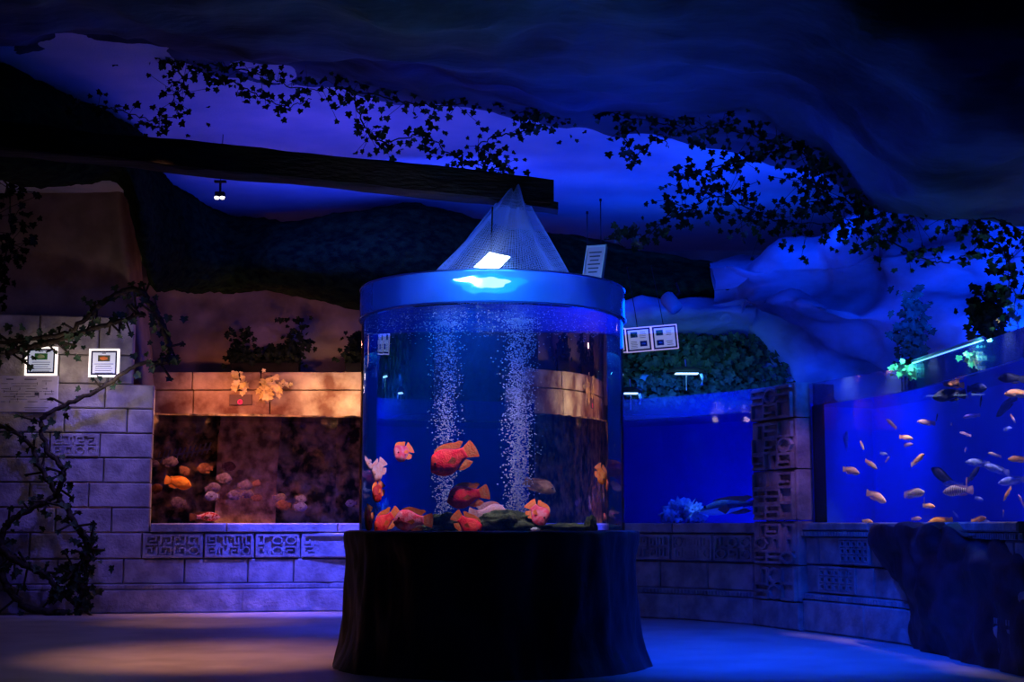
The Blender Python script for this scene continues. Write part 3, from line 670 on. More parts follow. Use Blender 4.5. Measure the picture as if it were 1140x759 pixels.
# ================================================================== FISH
def fish(name, body, fin, tailm, bel=None, deep=.26, wid=.10, hump=.0, tail=.22, disc=False, eye=.022, dors=.10):
    """head towards +X, length 1, origin at the middle"""
    root = empty(name); n, k = 22, 16; mb = MB()
    HP = [(0, .07), (.04, .27), (.1, .5), (.2, .77), (.3, .93), (.4, 1), (.5, .98), (.6, .88), (.7, .71), (.8, .53), (.9, .42), (1, .42)]
    WPF = [(0, .12), (.05, .42), (.15, .8), (.28, 1), (.45, .92), (.7, .48), (.9, .2), (1, .1)]
    def EE(t): return (interp(HP, t - .03) + interp(HP, t) + interp(HP, t + .03)) / 3 if t > .03 else interp(HP, t)
    L0, L1 = -.5 + tail * .8, .5
    rings = []
    for i in range(n + 1):
        t = (i / n) ** 1.25; x = L1 + (L0 - L1) * t
        e = EE(t); tp = deep * e + hump * math.exp(-((t - .2) / .1) ** 2); bt = deep * e * .95; w_ = wid * interp(WPF, t)
        rings.append([Vector((x, w_ * math.sin(2 * PI * j / k), (tp if math.cos(2 * PI * j / k) > 0 else bt) * math.cos(2 * PI * j / k) - .04 * (1 - t) ** 3)) for j in range(k)])
    mb.add([v for r_ in rings for v in r_], [(i * k + j, i * k + (j + 1) % k, (i + 1) * k + (j + 1) % k, (i + 1) * k + j) for i in range(n) for j in range(k)] + [tuple(range(k - 1, -1, -1)), tuple(n * k + j for j in range(k))])
    # belly coloured by a second slot on the low faces
    o = mb.build('body', [body, bel or body], root, smooth=True)
    for pgn in o.data.polygons:
        if bel and pgn.center.z < -deep * .25: pgn.material_index = 1
    def finmesh(nm, pts, m, th=.006):
        c = sum((Vector((p[0], 0, p[1])) for p in pts), Vector()) / len(pts); mm = MB(); q = len(pts)
        vs = [Vector((p[0], 0, p[1])) for p in pts] + [c + Vector((0, th, 0)), c - Vector((0, th, 0))]
        mm.add(vs, [(i, (i + 1) % q, q) for i in range(q)] + [((i + 1) % q, i, q + 1) for i in range(q)])
        return mm.build(nm, m, root)
    xt = L0
    if tail > 0:
        fan = [(xt + .04, deep * .36)] + [(xt - tail * (.80 + .20 * math.cos(a * 1.2)), (deep * .42 + tail * .42) * math.sin(a)) for a in [R(62 - 15.5 * i) for i in range(9)]] + [(xt + .04, -deep * .36)]
        finmesh('tail_fin', fan, tailm)
    dt = [(.26 - .52 * i / 9, deep * EE((L1 - (.26 - .52 * i / 9)) / (L1 - L0)) * .93 + hump * .5) for i in range(10)]
    up = [(.24 - .62 * i / 9, dt[i][1] + dors * (.3 + .9 * (i / 9) ** .8) * (1 if i < 8 else (1.15 if i == 8 else .75))) for i in range(10)]
    mm = MB(); mm.add([Vector((x, -.004, z)) for x, z in dt + up] + [Vector((x, .004, z)) for x, z in dt + up], [(i, i + 1, 11 + i, 10 + i) for i in range(9)] + [(30 + i, 31 + i, 21 + i, 20 + i) for i in range(9)])
    mm.build('dorsal_fin', fin, root)
    finmesh('anal_fin', [(.02, -deep * .85), (-.14, -deep * .6), (-.25, -deep * .4), (-.36, -deep * .62 - dors * .5), (-.24, -deep * .85 - dors * .5), (-.1, -deep * .95 - dors * .3)], fin)
    for s_ in (-1, 1):
        pf = MB(); pf.add([(.16, s_ * wid * .98, -.03), (.0, s_ * (wid + .03), .03), (-.05, s_ * (wid + .035), -.05), (.03, s_ * (wid + .02), -.11)], [(0, 1, 2, 3)]); pf.build('pectoral_fin', fin, root)
        ey = MB(); bm = bmesh.new(); bmesh.ops.create_uvsphere(bm, u_segments=8, v_segments=6, radius=eye)
        ey.add([v.co + Vector((.37, s_ * wid * .74, deep * .22)) for v in bm.verts], [tuple(v.index for v in f.verts) for f in bm.faces]); bm.free()
        ey.build('eye', M['black'], root, smooth=True)
    mo = MB(); bm = bmesh.new(); bmesh.ops.create_uvsphere(bm, u_segments=8, v_segments=6, radius=1)
    mo.add([Vector((v.co.x * .012 + .497, v.co.y * .02, v.co.z * .009 - .045)) for v in bm.verts], [tuple(v.index for v in f.verts) for f in bm.faces]); bm.free()
    mo.build('mouth', M['black'], root)
    return root
def fm(name, a, b, sc=7, rough=.5, **k): return mat(name, a, rough, b, sc, bump=.35, bscale=28, spec=.15, **k)
def stripes(name, a, b, freq=26):
    m = bpy.data.materials.new(name); m.use_nodes = True; nt = m.node_tree; bs = nt.nodes['Principled BSDF']; bs.inputs['Roughness'].default_value = .4
    tc = nt.nodes.new('ShaderNodeTexCoord'); wv = nt.nodes.new('ShaderNodeTexWave'); wv.bands_direction = 'X'; wv.inputs['Scale'].default_value = freq / 6.3; wv.inputs['Distortion'].default_value = 1.0
    rp = nt.nodes.new('ShaderNodeValToRGB'); rp.color_ramp.elements[0].color = (*a, 1); rp.color_ramp.elements[1].color = (*b, 1); rp.color_ramp.elements[0].position = .35; rp.color_ramp.elements[1].position = .6
    nt.links.new(tc.outputs['Object'], wv.inputs['Vector']); nt.links.new(wv.outputs['Fac'], rp.inputs[0]); nt.links.new(rp.outputs[0], bs.inputs['Base Color']); return m
red = fm('scarlet_scales', (.85, .01, .025), (.98, .07, .04), 6, contrast=.4); org = fm('orange_fin', (.95, .16, .02), (.9, .3, .08), 9)
pink = fm('pink_scales', (.9, .07, .12), (.9, .25, .32), 6, contrast=.35); pale = fm('pale_pink_scales', (.9, .55, .62), (.9, .4, .35), 6)
dred = fm('crimson_scales', (.35, .005, .01), (.6, .02, .02), 4); palefin = fm('pale_fin', (.85, .55, .6), (.9, .35, .3), 9)
tan = fm('tan_scales', (.35, .16, .08), (.55, .3, .16), 6); oran = fm('bright_orange_scales', (.95, .2, .01), (1, .35, .04), 6)
PK = dict(deep=.27, wid=.12, hump=.035, tail=.23, dors=.10, eye=.026)
proto = {
 'red': fish('parrot_cichlid', red, org, org, **PK), 'pink': fish('parrot_cichlid', pink, org, org, **PK),
 'pale': fish('parrot_cichlid', pale, palefin, palefin, **PK), 'dred': fish('parrot_cichlid', dred, org, org, **PK),
 'tan': fish('tan_cichlid', tan, tan, tan, deep=.2, wid=.09, tail=.2, dors=.06), 'orange': fish('parrot_cichlid', oran, org, org, **PK),
}
used = set()
def place(kind, hp, tp_, hz, yaw, label, cat, group, P=None):
    """hp, tp_: nose and tail points; hz: size across; yaw: degrees turned to the viewer"""
    src = (P or proto)[kind]; o = src if kind not in used else copy_tree(src); used.add(kind)
    X = hp - tp_; L = X.length; X.normalize(); side = 1 if X.x > 0 else -1
    Yv_ = Vector((0, 0, 1)).cross(X) if abs(X.z) < .9 else Vector((0, side, 0)).cross(Vector((1, 0, 0))).cross(X) * 0 + Vector((0, 1, 0)) * side
    Yv_.normalize(); Z = X.cross(Yv_).normalized()
    if Z.z < 0: Z = -Z
    Yv_ = Z.cross(X).normalized()
    m = Matrix((X, Yv_, Z)).transposed().to_4x4()
    o.matrix_world = Matrix.Translation((hp + tp_) / 2) @ m @ Matrix.Rotation(R(-yaw) * side, 4, 'Z') @ Matrix.Diagonal((L, (L + hz) / 2, hz, 1))
    return tag(o, label, cat, group)
def ends(px, py, Lp, head, tilt):
    c, q = math.cos(R(tilt)) * Lp / 2 * head, math.sin(R(tilt)) * Lp / 2
    return (px + c, py - q), (px - c, py + q)
G1 = 'red fish in the round aquarium'
for kind, px, py, Lp, head, tilt, yaw, dY, label in [
 ('red', 503, 511, 56, -1, -26, 12, -.55, 'largest red fish, fanned tail raised, swimming above the others before the bubbles'),
 ('red', 520, 552, 47, -1, -12, 10, -.5, 'red fish with orange tail swimming just below the largest one'),
 ('pink', 449, 503, 38, -1, -28, 50, -.35, 'mottled red and pink fish turned to the viewer, highest beside the tank wall'),
 ('pale', 404, 515, 34, -1, -60, 65, -.1, 'narrow pale pink fish seen head-on, hugging the curved tank wall'),
 ('pale', 421, 523, 36, -1, -48, 35, -.3, 'pale pink fish nosing down above the crimson fish'),
 ('dred', 416, 547, 36, -1, -50, 40, -.42, 'crimson fish nosing down below the pale pink fish'),
 ('dred', 410, 577, 36, -1, -70, 30, -.25, 'dark crimson fish low against the curved wall, below the nosing crimson fish'),
 ('red', 430, 581, 40, -1, -40, 20, -.45, 'red fish with raised orange tail crowded behind the pink-bodied fish near the bottom'),
 ('pink', 459, 579, 44, -1, 0, 12, -.6, 'pinkish fish with orange tail level just above the rock drum'),
 ('red', 521, 584, 38, 1, -38, 15, -.66, 'red fish diving between the round and the domed mossy stones'),
 ('pale', 545, 573, 46, 1, 0, 20, -.3, 'pale fish half hidden behind the large domed mossy stone'),
 ('tan', 602, 541, 38, 1, -18, 12, .05, 'slender tan fish emerging beside the brighter bubble column'),
 ('pink', 599, 571, 40, 1, -48, 40, -.6, 'pink and red fish nosing down beside the large domed mossy stone'),
 ('orange', 669, 528, 29, 1, -62, 35, -.35, 'lone orange fish pointing down on the side away from the shoal'),
]:
    h_, t_ = ends(px, py, Lp, head, tilt); rmax = TR - .03
    if px < 426:                       # hugging the wall: keep inside the glass
        c = in_tank(max(px, 410), py, dY); q_ = Vector((c.x - TC.x, c.y - TC.y, 0)); q_m = TR - .05 - Lp * .0031 * abs(math.cos(R(tilt)))
        if q_.length > q_m: q_ = q_.normalized() * q_m; c = Vector((TC.x + q_.x, TC.y + q_.y, c.z))
        hv = Vector((math.cos(R(tilt)) * head, 0, math.sin(R(tilt)))) * Lp * .0031
        hp, tp2 = c + hv, c - hv
    else: hp, tp2 = in_tank(*h_, dY), in_tank(*t_, dY)
    place(kind, hp, tp2, Lp * .0064, yaw, label, 'fish', G1)

# ---- flat-tank placement
def in_flat(px, py, inset, deep):
    """point `deep` behind the water front of the wall tanks seen at (px, py)"""
    s = s_at(px); h0 = W(s, -inset)
    for _ in range(3):
        d = ray(px, py); t0 = (W(s + .01) - W(s - .01)).normalized(); n = Vector((t0.y, -t0.x, 0))
        t = (h0 - CAM).dot(n) / d.dot(n); h = CAM + d * t
    e = refr(d, n, 1 / 1.33); return h + e * (deep / -e.dot(n)), t0
C = lambda nm, b, f, **k: fish(nm, b, f, f, **{**dict(deep=.165, wid=.075, tail=.24, dors=.06, eye=.02), **k})
cream = fm('cream_scales', (.85, .62, .45), (.9, .75, .6), 6); peach = fm('peach_scales', (.95, .42, .2), (.95, .6, .4), 6)
rose = stripes('rose_striped_scales', (.75, .35, .45), (.85, .65, .7)); strp = stripes('striped_scales', (.12, .12, .25), (.7, .65, .75), 32)
bluef = fm('blue_scales', (.10, .2, .7), (.3, .4, .9), 6); navy = fm('navy_scales', (.006, .012, .06), (.02, .03, .12), 6)
brown = fm('brown_scales', (.12, .06, .06), (.3, .15, .12), 6); lil = fm('lilac_scales', (.45, .3, .6), (.6, .45, .75), 6)
yel = fm('golden_scales', (1, .42, .06), (1, .6, .2), 6)
P2 = {'cream': C('cichlid', cream, palefin), 'peach': C('cichlid', peach, cream), 'rose': C('cichlid', rose, rose, deep=.2), 'stripe': C('cichlid', strp, lil, deep=.19),
      'blue': C('cichlid', bluef, bluef), 'navy': C('cichlid', navy, navy, deep=.2), 'brown': C('cichlid', brown, peach, deep=.2), 'lilac': C('cichlid', lil, lil), 'gold': C('cichlid', yel, yel)}
G2 = 'small cichlids in the long blue aquarium'
for kind, px, py, Lp, head, tilt, yaw, dp, label in [
 ('cream', 917, 510, 9, 1, 55, 20, .35, 'tiny pale fish nearest the carved pillar, nose up'),
 ('cream', 960, 496, 11, 1, -55, 25, .3, 'small cream fish nose down above the level pink fish'),
 ('rose', 948, 524, 19, 1, -12, 10, .25, 'pink fish swimming level nearest the pillar side'),
 ('cream', 970, 517, 16, 1, -32, 10, .25, 'cream fish diving gently just past the level pink fish'),
 ('rose', 976, 553, 24, 1, -22, 10, .2, 'rose striped fish low near the pillar, larger than its neighbours'),
 ('blue', 984, 505, 10, 1, -5, 20, .35, 'small pale blue fish touching a tiny cream one'),
 ('cream', 988, 511, 8, 1, 45, 20, .35, 'tiny cream fish just under the small pale blue one'),
 ('cream', 992, 471, 13, -1, 55, 40, .3, 'curved cream fish high up on the pillar side'),
 ('cream', 1009, 487, 15, 1, -6, 10, .3, 'cream fish level just below the curved one'),
 ('lilac', 1011, 495, 11, 1, 10, 20, .5, 'dim lilac fish tucked under the level cream fish'),
 ('peach', 1022, 511, 19, 1, 38, 10, .25, 'peach fish climbing in the middle of the tank'),
 ('stripe', 1018, 549, 24, 1, 8, 10, .2, 'silver striped fish heading away from the pillar'),
 ('peach', 966, 580, 12, 1, -5, 10, .15, 'small peach fish skimming the ledge on the pillar side'),
 ('blue', 942, 490, 22, 1, 75, 30, .7, 'faint blue fish standing upright near the pillar'),
 ('blue', 907, 565, 9, 1, -20, 10, .3, 'tiny blue fish in the low corner by the pillar'),
 ('brown', 1060, 427, 20, -1, 10, 20, .2, 'brown fish with pale fins just under the water surface'),
 ('navy', 1056, 440, 30, -1, -5, 10, .2, 'big navy fish below the brown one near the surface'),
 ('navy', 1088, 432, 25, 1, 5, 15, .35, 'navy fish trailing bubbles beside the brown one at the surface'),
 ('navy', 1125, 421, 24, -1, 5, 10, .2, 'topmost dark navy fish beneath the glass rim'),
 ('peach', 1132, 438, 24, -1, 2, 10, .15, 'large peach fish cut by the picture edge near the surface'),
 ('cream', 1077, 442, 9, 1, 20, 60, .3, 'tiny cream fish seen head-on below the two navy fish'),
 ('navy', 1092, 446, 12, 1, 75, 20, .5, 'small navy fish standing upright below the surface bubbles'),
 ('navy', 1120, 452, 26, -1, -50, 20, .6, 'dim navy fish nosing down under the large peach fish'),
 ('lilac', 1081, 463, 13, -1, -10, 40, .35, 'lilac fish arching its back below the tiny head-on fish'),
 ('lilac', 1030, 470, 16, -1, 8, 20, .4, 'lilac fish with a pale arched back at half height'),
 ('cream', 1059, 472, 10, 1, 10, 70, .3, 'tiny cream fish facing out beside a small navy one'),
 ('navy', 1043, 464, 8, 1, 70, 20, .5, 'smallest navy fish above the pale-backed lilac one'),
 ('cream', 1128, 466, 11, 1, -50, 20, .3, 'small cream fish diving below the large peach fish'),
 ('blue', 1122, 477, 12, 1, 10, 20, .6, 'faint blue fish below the diving small cream one'),
 ('lilac', 1074, 483, 10, -1, 20, 20, .5, 'faint small lilac fish at mid height'),
 ('lilac', 1075, 500, 11, 1, 30, 50, .4, 'lilac fish turned outward under the faint small one'),
 ('cream', 1107, 506, 11, -1, 30, 60, .25, 'plump cream fish facing out beside the orange-gold one'),
 ('gold', 1133, 511, 19, -1, 4, 10, .2, 'golden fish level at the picture edge at mid height'),
 ('blue', 1088, 515, 22, -1, 8, 10, .3, 'blue fish with a bright back curving over a navy one'),
 ('blue', 1109, 522, 24, -1, 20, 10, .2, 'blue fish with raised tail above the level blue one'),
 ('navy', 1050, 531, 30, -1, 42, 10, .6, 'large dim navy fish climbing steeply'),
 ('navy', 1084, 527, 20, 1, 45, 10, .55, 'dim navy fish climbing beneath the bright-backed blue one'),
 ('blue', 1061, 539, 19, -1, 8, 10, .35, 'blue fish just above the big striped one'),
 ('stripe', 1066, 546, 28, -1, -3, 8, .15, 'largest striped fish, level, with dark bars'),
 ('peach', 1076, 537, 12, 1, 80, 20, .3, 'peach fish rising upright behind the largest striped one'),
 ('blue', 1126, 535, 25, -1, -8, 10, .2, 'level blue fish near the picture edge'),
 ('gold', 1121, 550, 15, -1, -62, 10, .25, 'golden fish diving steeply under the level blue one'),
 ('blue', 1090, 555, 12, 1, -10, 20, .3, 'small pale blue fish below the tail of the largest striped one'),
 ('peach', 1034, 563, 15, 1, -3, 10, .25, 'peach fish low under the silver striped one'),
 ('cream', 1028, 557, 9, 1, 80, 20, .3, 'tiny cream fish upright at the tail of the low peach one'),
 ('gold', 1046, 580, 23, -1, -4, 8, .12, 'golden fish with dark tail resting just above the ledge'),
 ('gold', 1090, 578, 18, 1, 15, 10, .15, 'golden fish rising off the black boulder'),
 ('blue', 1100, 581, 11, 1, -25, 20, .15, 'small pale blue fish touching the golden one at the boulder'),
 ('peach', 1117, 571, 10, 1, 60, 50, .2, 'tiny peach fish facing out low above the boulder'),
 ('blue', 1064, 573, 10, 1, -45, 20, .4, 'faint blue fish diving over the boulder'),
 ('lilac', 1137, 557, 14, -1, 70, 20, .2, 'lilac fish upright at the picture edge above the boulder'),
 ('lilac', 1021, 577, 11, 1, 5, 10, .12, 'lilac fish skimming the ledge below the low peach one'),
]:
    h_, t_ = ends(px, py, Lp * 1.08, head, tilt); hp, tp2 = in_flat(*h_, .10, dp)[0], in_flat(*t_, .10, dp)[0]
    place(kind, hp, tp2, Lp * 1.12 / F * hp.y, yaw * .7, label, 'fish', G2, P=P2)
used_names = None
# ---- discus and others in the brown tank
dp_ = fm('violet_discus_scales', (.06, .025, .05), (.14, .07, .12), 6); dr_ = fm('rust_discus_scales', (.11, .025, .015), (.2, .06, .03), 6); dl_ = fm('pale_lilac_discus_scales', (.14, .09, .2), (.26, .2, .32), 6)
P3 = {'violet_disc': C('discus_fish', dp_, dp_, deep=.33, tail=.12, wid=.06, dors=.05), 'rust_disc': C('discus_fish', dr_, dr_, deep=.33, tail=.12, wid=.06, dors=.05), 'pale_disc': C('discus_fish', dl_, dp_, deep=.33, tail=.12, wid=.06, dors=.05),
      'glow': C('orange_cichlid', oran, oran, deep=.24, dors=.06), 'redwhite': C('mottled_cichlid', fm('mottled_red_scales', (.5, .02, .02), (.7, .35, .3), 14, contrast=.3), dr_, deep=.15)}
G3 = 'discus fish in the brown tank'
for kind, px, py, Lp, head, tilt, yaw, dp, label, nm in [
 ('glow', 199, 537, 30, 1, -12, 8, .25, 'bright orange fish swimming alone before the dark backdrop', 0),
 ('redwhite', 229, 575, 34, 1, 2, 8, .2, 'long mottled red and white fish resting on the tank bottom', 0),
 ('pale_disc', 334, 564, 17, 1, 0, 8, .25, 'brightest lilac discus, lowest of the trio before the timber', 0),
 ('pale_disc', 335, 555, 14, 1, -10, 15, .35, 'lilac discus just above the brightest one', 0),
 ('rust_disc', 315, 562, 17, -1, 0, 10, .35, 'rust discus beside the brightest lilac one', 0),
 ('violet_disc', 312, 554, 15, 1, 0, 10, .4, 'violet discus just above the rust one of the trio', 0),
 ('pale_disc', 236, 552, 17, -1, 0, 10, .3, 'pale discus in the crowd above the mottled red fish', 0),
 ('violet_disc', 237, 543, 18, 1, 10, 10, .4, 'violet discus above the pale one in the crowd', 0),
 ('violet_disc', 250, 532, 18, 1, -5, 10, .5, 'violet discus at the middle top of the crowd', 0),
 ('rust_disc', 228, 521, 18, -1, 0, 10, .6, 'rust discus under the pale ribbed ornament', 0),
 ('rust_disc', 206, 524, 14, 1, -40, 10, .4, 'small rust discus nose down above the bright orange fish', 0),
 ('violet_disc', 190, 514, 18, 1, 0, 10, .5, 'violet discus at the low end of the ribbed form', 0),
 ('violet_disc', 273, 540, 17, 1, 0, 10, .4, 'violet discus beside the small orange one', 0),
 ('rust_disc', 286, 538, 11, 1, 0, 20, .35, 'small orange-rust discus at the outer end of the crowd', 0),
 ('violet_disc', 261, 551, 17, -1, 0, 10, .35, 'violet discus low in the middle of the crowd', 0),
 ('violet_disc', 276, 550, 14, 1, 0, 10, .45, 'smaller violet discus low at the outer end of the crowd', 0),
 ('rust_disc', 286, 554, 13, 1, 0, 10, .4, 'rust discus lowest at the outer end of the crowd', 0),
 ('violet_disc', 198, 559, 18, -1, 0, 15, .35, 'dull violet discus below the bright orange fish', 0),
 ('rust_disc', 174, 544, 16, 1, 20, 20, .5, 'dim rust discus in the corner by the stone wall', 0),
 ('violet_disc', 172, 516, 12, 1, 0, 20, .4, 'bluish violet discus high in the corner by the stone wall', 0),
 ('pale_disc', 391, 560, 13, -1, 0, 15, .3, 'lone lilac discus seen beside the edge of the round aquarium', 0),
 ('rust_disc', 255, 519, 16, 1, 0, 10, .7, 'dim rust discus at the upper edge of the crowd', 0),
]:
    h_, t_ = ends(px, py, Lp, head, tilt); hp, tp2 = in_flat(*h_, .10, dp)[0], in_flat(*t_, .10, dp)[0]
    place(kind, hp, tp2, Lp / F * hp.y, yaw, label, 'fish', G3, P=P3)
cols = [[in_flat(px, 590, .1, .95)[0] + Vector((0, 0, -.15)), in_flat(px + 2, 540, .1, 1.0)[0], in_flat(px + 5, 490, .1, 1.05)[0], in_flat(px + 8, 466, .1, 1.1)[0]] for px in (238, 250, 270, 290, 306)]
sl = sheet('bark_slab', cols, 40, 60, mat('orange_bark', (.16, .07, .03), .85, (.5, .26, .12), 7, .9, 30, .2), .03, 3, .012, 12, seed=3)
sd = sl.modifiers.new('thick', 'SOLIDIFY'); sd.thickness = .05; tag(sl, 'upright rusty brown bark slab standing before the crumpled backdrop', 'bark')
# pale ribbed form
p0, _ = in_flat(207, 504, .1, .8); rib_obj = thing('ribbed_form', p0, 'pale ribbed form leaning above the crowd of discus', 'form')
mb = MB(); mb.tube([(-.38, 0, -.08), (-.1, .02, -.02), (.3, 0, .05)], .012); mb.build('spine', M['ribs'], rib_obj, smooth=True)  # spine and ribs modelled as solid tubes
for i in range(11):
    x = -.34 + i * .062; mb = MB(); z = -.06 + i * .012
    mb.tube([(x - .02, -.03, z - .07), (x, .0, z), (x + .03, -.02, z + .07)], .011, 6); mb.build('rib', M['ribs'], rib_obj, smooth=True)
# ---- middle blue tank: pale rocks, catfish
p, _ = in_flat(765, 572, .1, .45); mb = MB(); rr_ = random.Random(5)
for i in range(16):
    a = rr_.uniform(-.26, .26); h = (.26 - abs(a + .02)) * rr_.uniform(.2, 1.1)
    blob(mb, (a, rr_.uniform(-.1, .1), h * .9), (rr_.uniform(.05, .09),) * 3, i, 3, 1.1, 2.4)
o = mb.build('coral_rock', M['palerock'], smooth=True); o.location = (p.x, p.y, LEDGE + .02); tag(o, 'heap-shaped pale coral rock in the corner aquarium', 'rock')
P4 = {'cat': C('catfish', fm('slate_catfish_skin', (.03, .05, .12), (.08, .1, .2), 4), fm('rusty_fin', (.5, .15, .08), (.6, .2, .1), 5), bel=fm('white_belly', (.7, .85, .9), (.8, .9, .9), 4), deep=.11, wid=.08, tail=.16)}
light('SPOT', 'tank_light', Vector((*in_flat(770, 500, .1, .25)[0].to_2d(), 2.08)), (.12, .5, 1), 26, in_flat(800, 572, .1, .4)[0], .03, spot=70, blend=1)  # unseen submerged spot added to brighten the catfish and coral rock
place('cat', in_flat(778, 567, .1, .35)[0], in_flat(843, 560, .1, .35)[0], .75, 5, 'large slate catfish with white belly beside the pale coral rock', 'fish', None, P=P4)
# ================================================================== boulder in front of the right wall
cols = []
prof = [(968, 587, 12.9), (985, 583, 12.2), (1040, 584, 11.2), (1100, 585, 10.4), (1180, 586, 9.8), (1260, 586, 9.4)]
fb = [(1012, 716), (1020, 722), (1060, 735), (1110, 746), (1180, 765), (1260, 790)]
for (a, b, Y), (c, d) in zip(prof, fb):
    tp_ = at(a, b, Y); g_ = ground(c, d)
    tb = Vector((tp_.x + .3, tp_.y + 1.0, LEDGE - .1))
    m1 = tp_.lerp(g_, .3); m2 = tp_.lerp(g_, .65)
    cols.append([tb, tp_ + Vector((.03, .1, .0)), tp_ + Vector((-.02, -.06, -.07)), m1 + Vector((-.05, -.12, 0)), m2 + Vector((-.02, .02, 0)), g_ + Vector((0, 0, -.02))])
bl = sheet('boulder', cols, 110, 70, M['boulder'], .085, 1.6, .012, 8, ridg=True, seed=6)
tag(bl, 'large black faceted boulder leaning against the carved wall under cichlid aquarium', 'boulder')

# ================================================================== IVY
LEAF = [(0, 0), (.28, -.12), (.55, .05), (.38, .28), (.62, .5), (.28, .58), (0, 1.0), (-.28, .58), (-.62, .5), (-.38, .28), (-.55, .05), (-.28, -.12)]
def leaf(mb, p, size, rnd, face=None):
    n = Vector((rnd.gauss(0, .5), -1 + rnd.gauss(0, .3), rnd.gauss(0, .6))).normalized() if face is None else (face + Vector((rnd.gauss(0, .5), rnd.gauss(0, .4), rnd.gauss(0, .5)))).normalized()
    a = n.cross(Vector((0, 0, 1)));  a = a.normalized() if a.length > .01 else Vector((1, 0, 0)); b = a.cross(n)
    th = rnd.gauss(PI, .6); u = a * math.cos(th) + b * math.sin(th); v = b * math.cos(th) - a * math.sin(th)
    vs = [p + (u * x + v * (y - .1)) * size * .8 + n * (.12 * size * abs(x)) for x, y in LEAF] + [p + v * .3 * size - n * .05 * size]
    mb.add(vs, [(i, (i + 1) % 12, 12) for i in range(12)])
def vine(label, pts, nleaf, size=.075, spread=.09, srad=.008, m='leaf', name='ivy_vine', seed=0, sm_='vine', sprigs=0, cat='ivy', group=None, stems=None, tmin=0, face=None):
    rnd = random.Random(seed); base = pts[0].copy()
    t = thing(name, base, label, cat, group); st = MB(); lf = MB()
    paths = [pts] + (stems or [])
    for ps in paths:
        ps = [p - base for p in ps]; k = len(ps) * 8
        line = [cr(ps, i / k) + Vector((rnd.gauss(0, .008), rnd.gauss(0, .008), rnd.gauss(0, .008))) for i in range(k + 1)]
        st.tube(line, (lambda q: srad * (1 - .5 * q)), 6)
        tot = sum((b - a).length for a, b in zip(line, line[1:]))
        for _ in range(max(1, int(nleaf / len(paths)))):
            q = line[int((tmin + (1 - tmin) * rnd.random()) * k)]
            off = Vector((rnd.gauss(0, spread), rnd.gauss(0, spread * .6), rnd.gauss(0, spread)))
            leaf(lf, q + off, size * rnd.uniform(.6, 1.25), rnd, face)
            if rnd.random() < .35: st.tube([q, q + off], srad * .3, 4, cap=False)
    st.build('stem', M[sm_], t, smooth=True); lf.build('foliage', M[m], t)
    return t
IV = 'ivy garlands along the edge of the rock canopy'
def cv(px_pts, Y): return [at(a, b, Y if not isinstance(Y, (list, tuple)) else Y[i]) for i, (a, b) in enumerate(px_pts)]
ivs = [
 ('short ivy strand on the dim end of the canopy', [(20, 60), (60, 52), (100, 60), (135, 66)], 28, 12.0, .05),
 ('dim ivy strand where canopy and mossy overhang meet', [(60, 118), (110, 118), (140, 125), (178, 138)], 30, 12.0, .06),
 ('ivy strand hanging down over the dim purple ceiling', [(185, 58), (205, 92), (192, 110), (198, 128), (172, 132)], 55, 11.9, .09),
 ('ivy strand following the canopy edge above the beam', [(184, 60), (230, 70), (285, 82), (330, 98), (372, 100)], 110, 11.9, .09),
 ('loose ivy twigs below the canopy above the beam', [(235, 88), (262, 92), (290, 108), (318, 118), (345, 110)], 42, 11.9, .05),
 ('ivy strand over the canopy edge before the beam end', [(372, 96), (430, 108), (480, 118), (540, 112), (600, 122), (640, 128)], 130, 11.9, .09),
 ('ivy strand trailing down to the beam top', [(392, 104), (405, 140), (425, 158), (470, 150), (500, 172), (540, 186), (568, 190)], 105, 11.7, .07),
 ('ivy tuft looping between canopy edge and beam end', [(598, 122), (592, 145), (555, 152), (530, 165), (552, 180), (568, 185)], 75, 11.7, .07),
 ('thin ivy strand along the brightest ceiling patch', [(636, 125), (665, 124), (700, 130), (735, 138), (775, 142)], 36, 11.8, .05),
 ('small ivy tuft hanging below the thin strand', [(690, 138), (694, 150), (700, 165), (708, 172), (735, 150), (745, 165)], 42, 11.8, .06),
 ('ivy strand along the canopy edge towards the rock wall', [(770, 148), (800, 142), (850, 155), (890, 170), (930, 190), (980, 215), (1040, 228)], 190, 11.6, .11),
 ('ivy sprig reaching into the bright ceiling', [(868, 168), (840, 175), (810, 183), (782, 190), (765, 196), (745, 190)], 70, 11.6, .06),
 ('ivy mass hanging over the rock wall top', [(900, 185), (915, 215), (945, 225), (975, 240), (1000, 225), (1020, 245)], 230, 11.6, .16),
 ('long low ivy strand crossing the ceiling patch', [(735, 245), (770, 232), (800, 218), (840, 236), (880, 248), (930, 250), (985, 262)], 230, 11.6, .13),
 ('ivy twig ending above the mossy overhang', [(672, 266), (695, 262), (718, 262), (735, 250), (748, 240), (742, 225), (775, 232)], 52, 11.6, .06),
 ('ivy strand drooping across the lit rock wall', [(985, 262), (1010, 280), (1040, 292), (1070, 286), (1092, 270), (1080, 255), (1050, 250)], 60, 11.2, .06),
 ('ivy strand along the top of the lit rock wall', [(1040, 232), (1070, 240), (1110, 245), (1150, 262)], 50, 11.0, .09),
 ('ivy curtain strand falling at the picture edge', [(1100, 262), (1118, 280), (1128, 320), (1134, 370)], 70, 10.8, .10),
 ('thin ivy strand falling beside the ivy curtain', [(1112, 270), (1122, 300), (1124, 335), (1126, 350)], 30, 10.9, .04),
]
for i, (lb, pts, nl, Y, sp) in enumerate(ivs): vine(lb, cv(pts, Y), int(nl * 1.2), .07, sp, .007, 'leaf_dark' if i < 3 else 'leaf', seed=40 + i, group=IV)
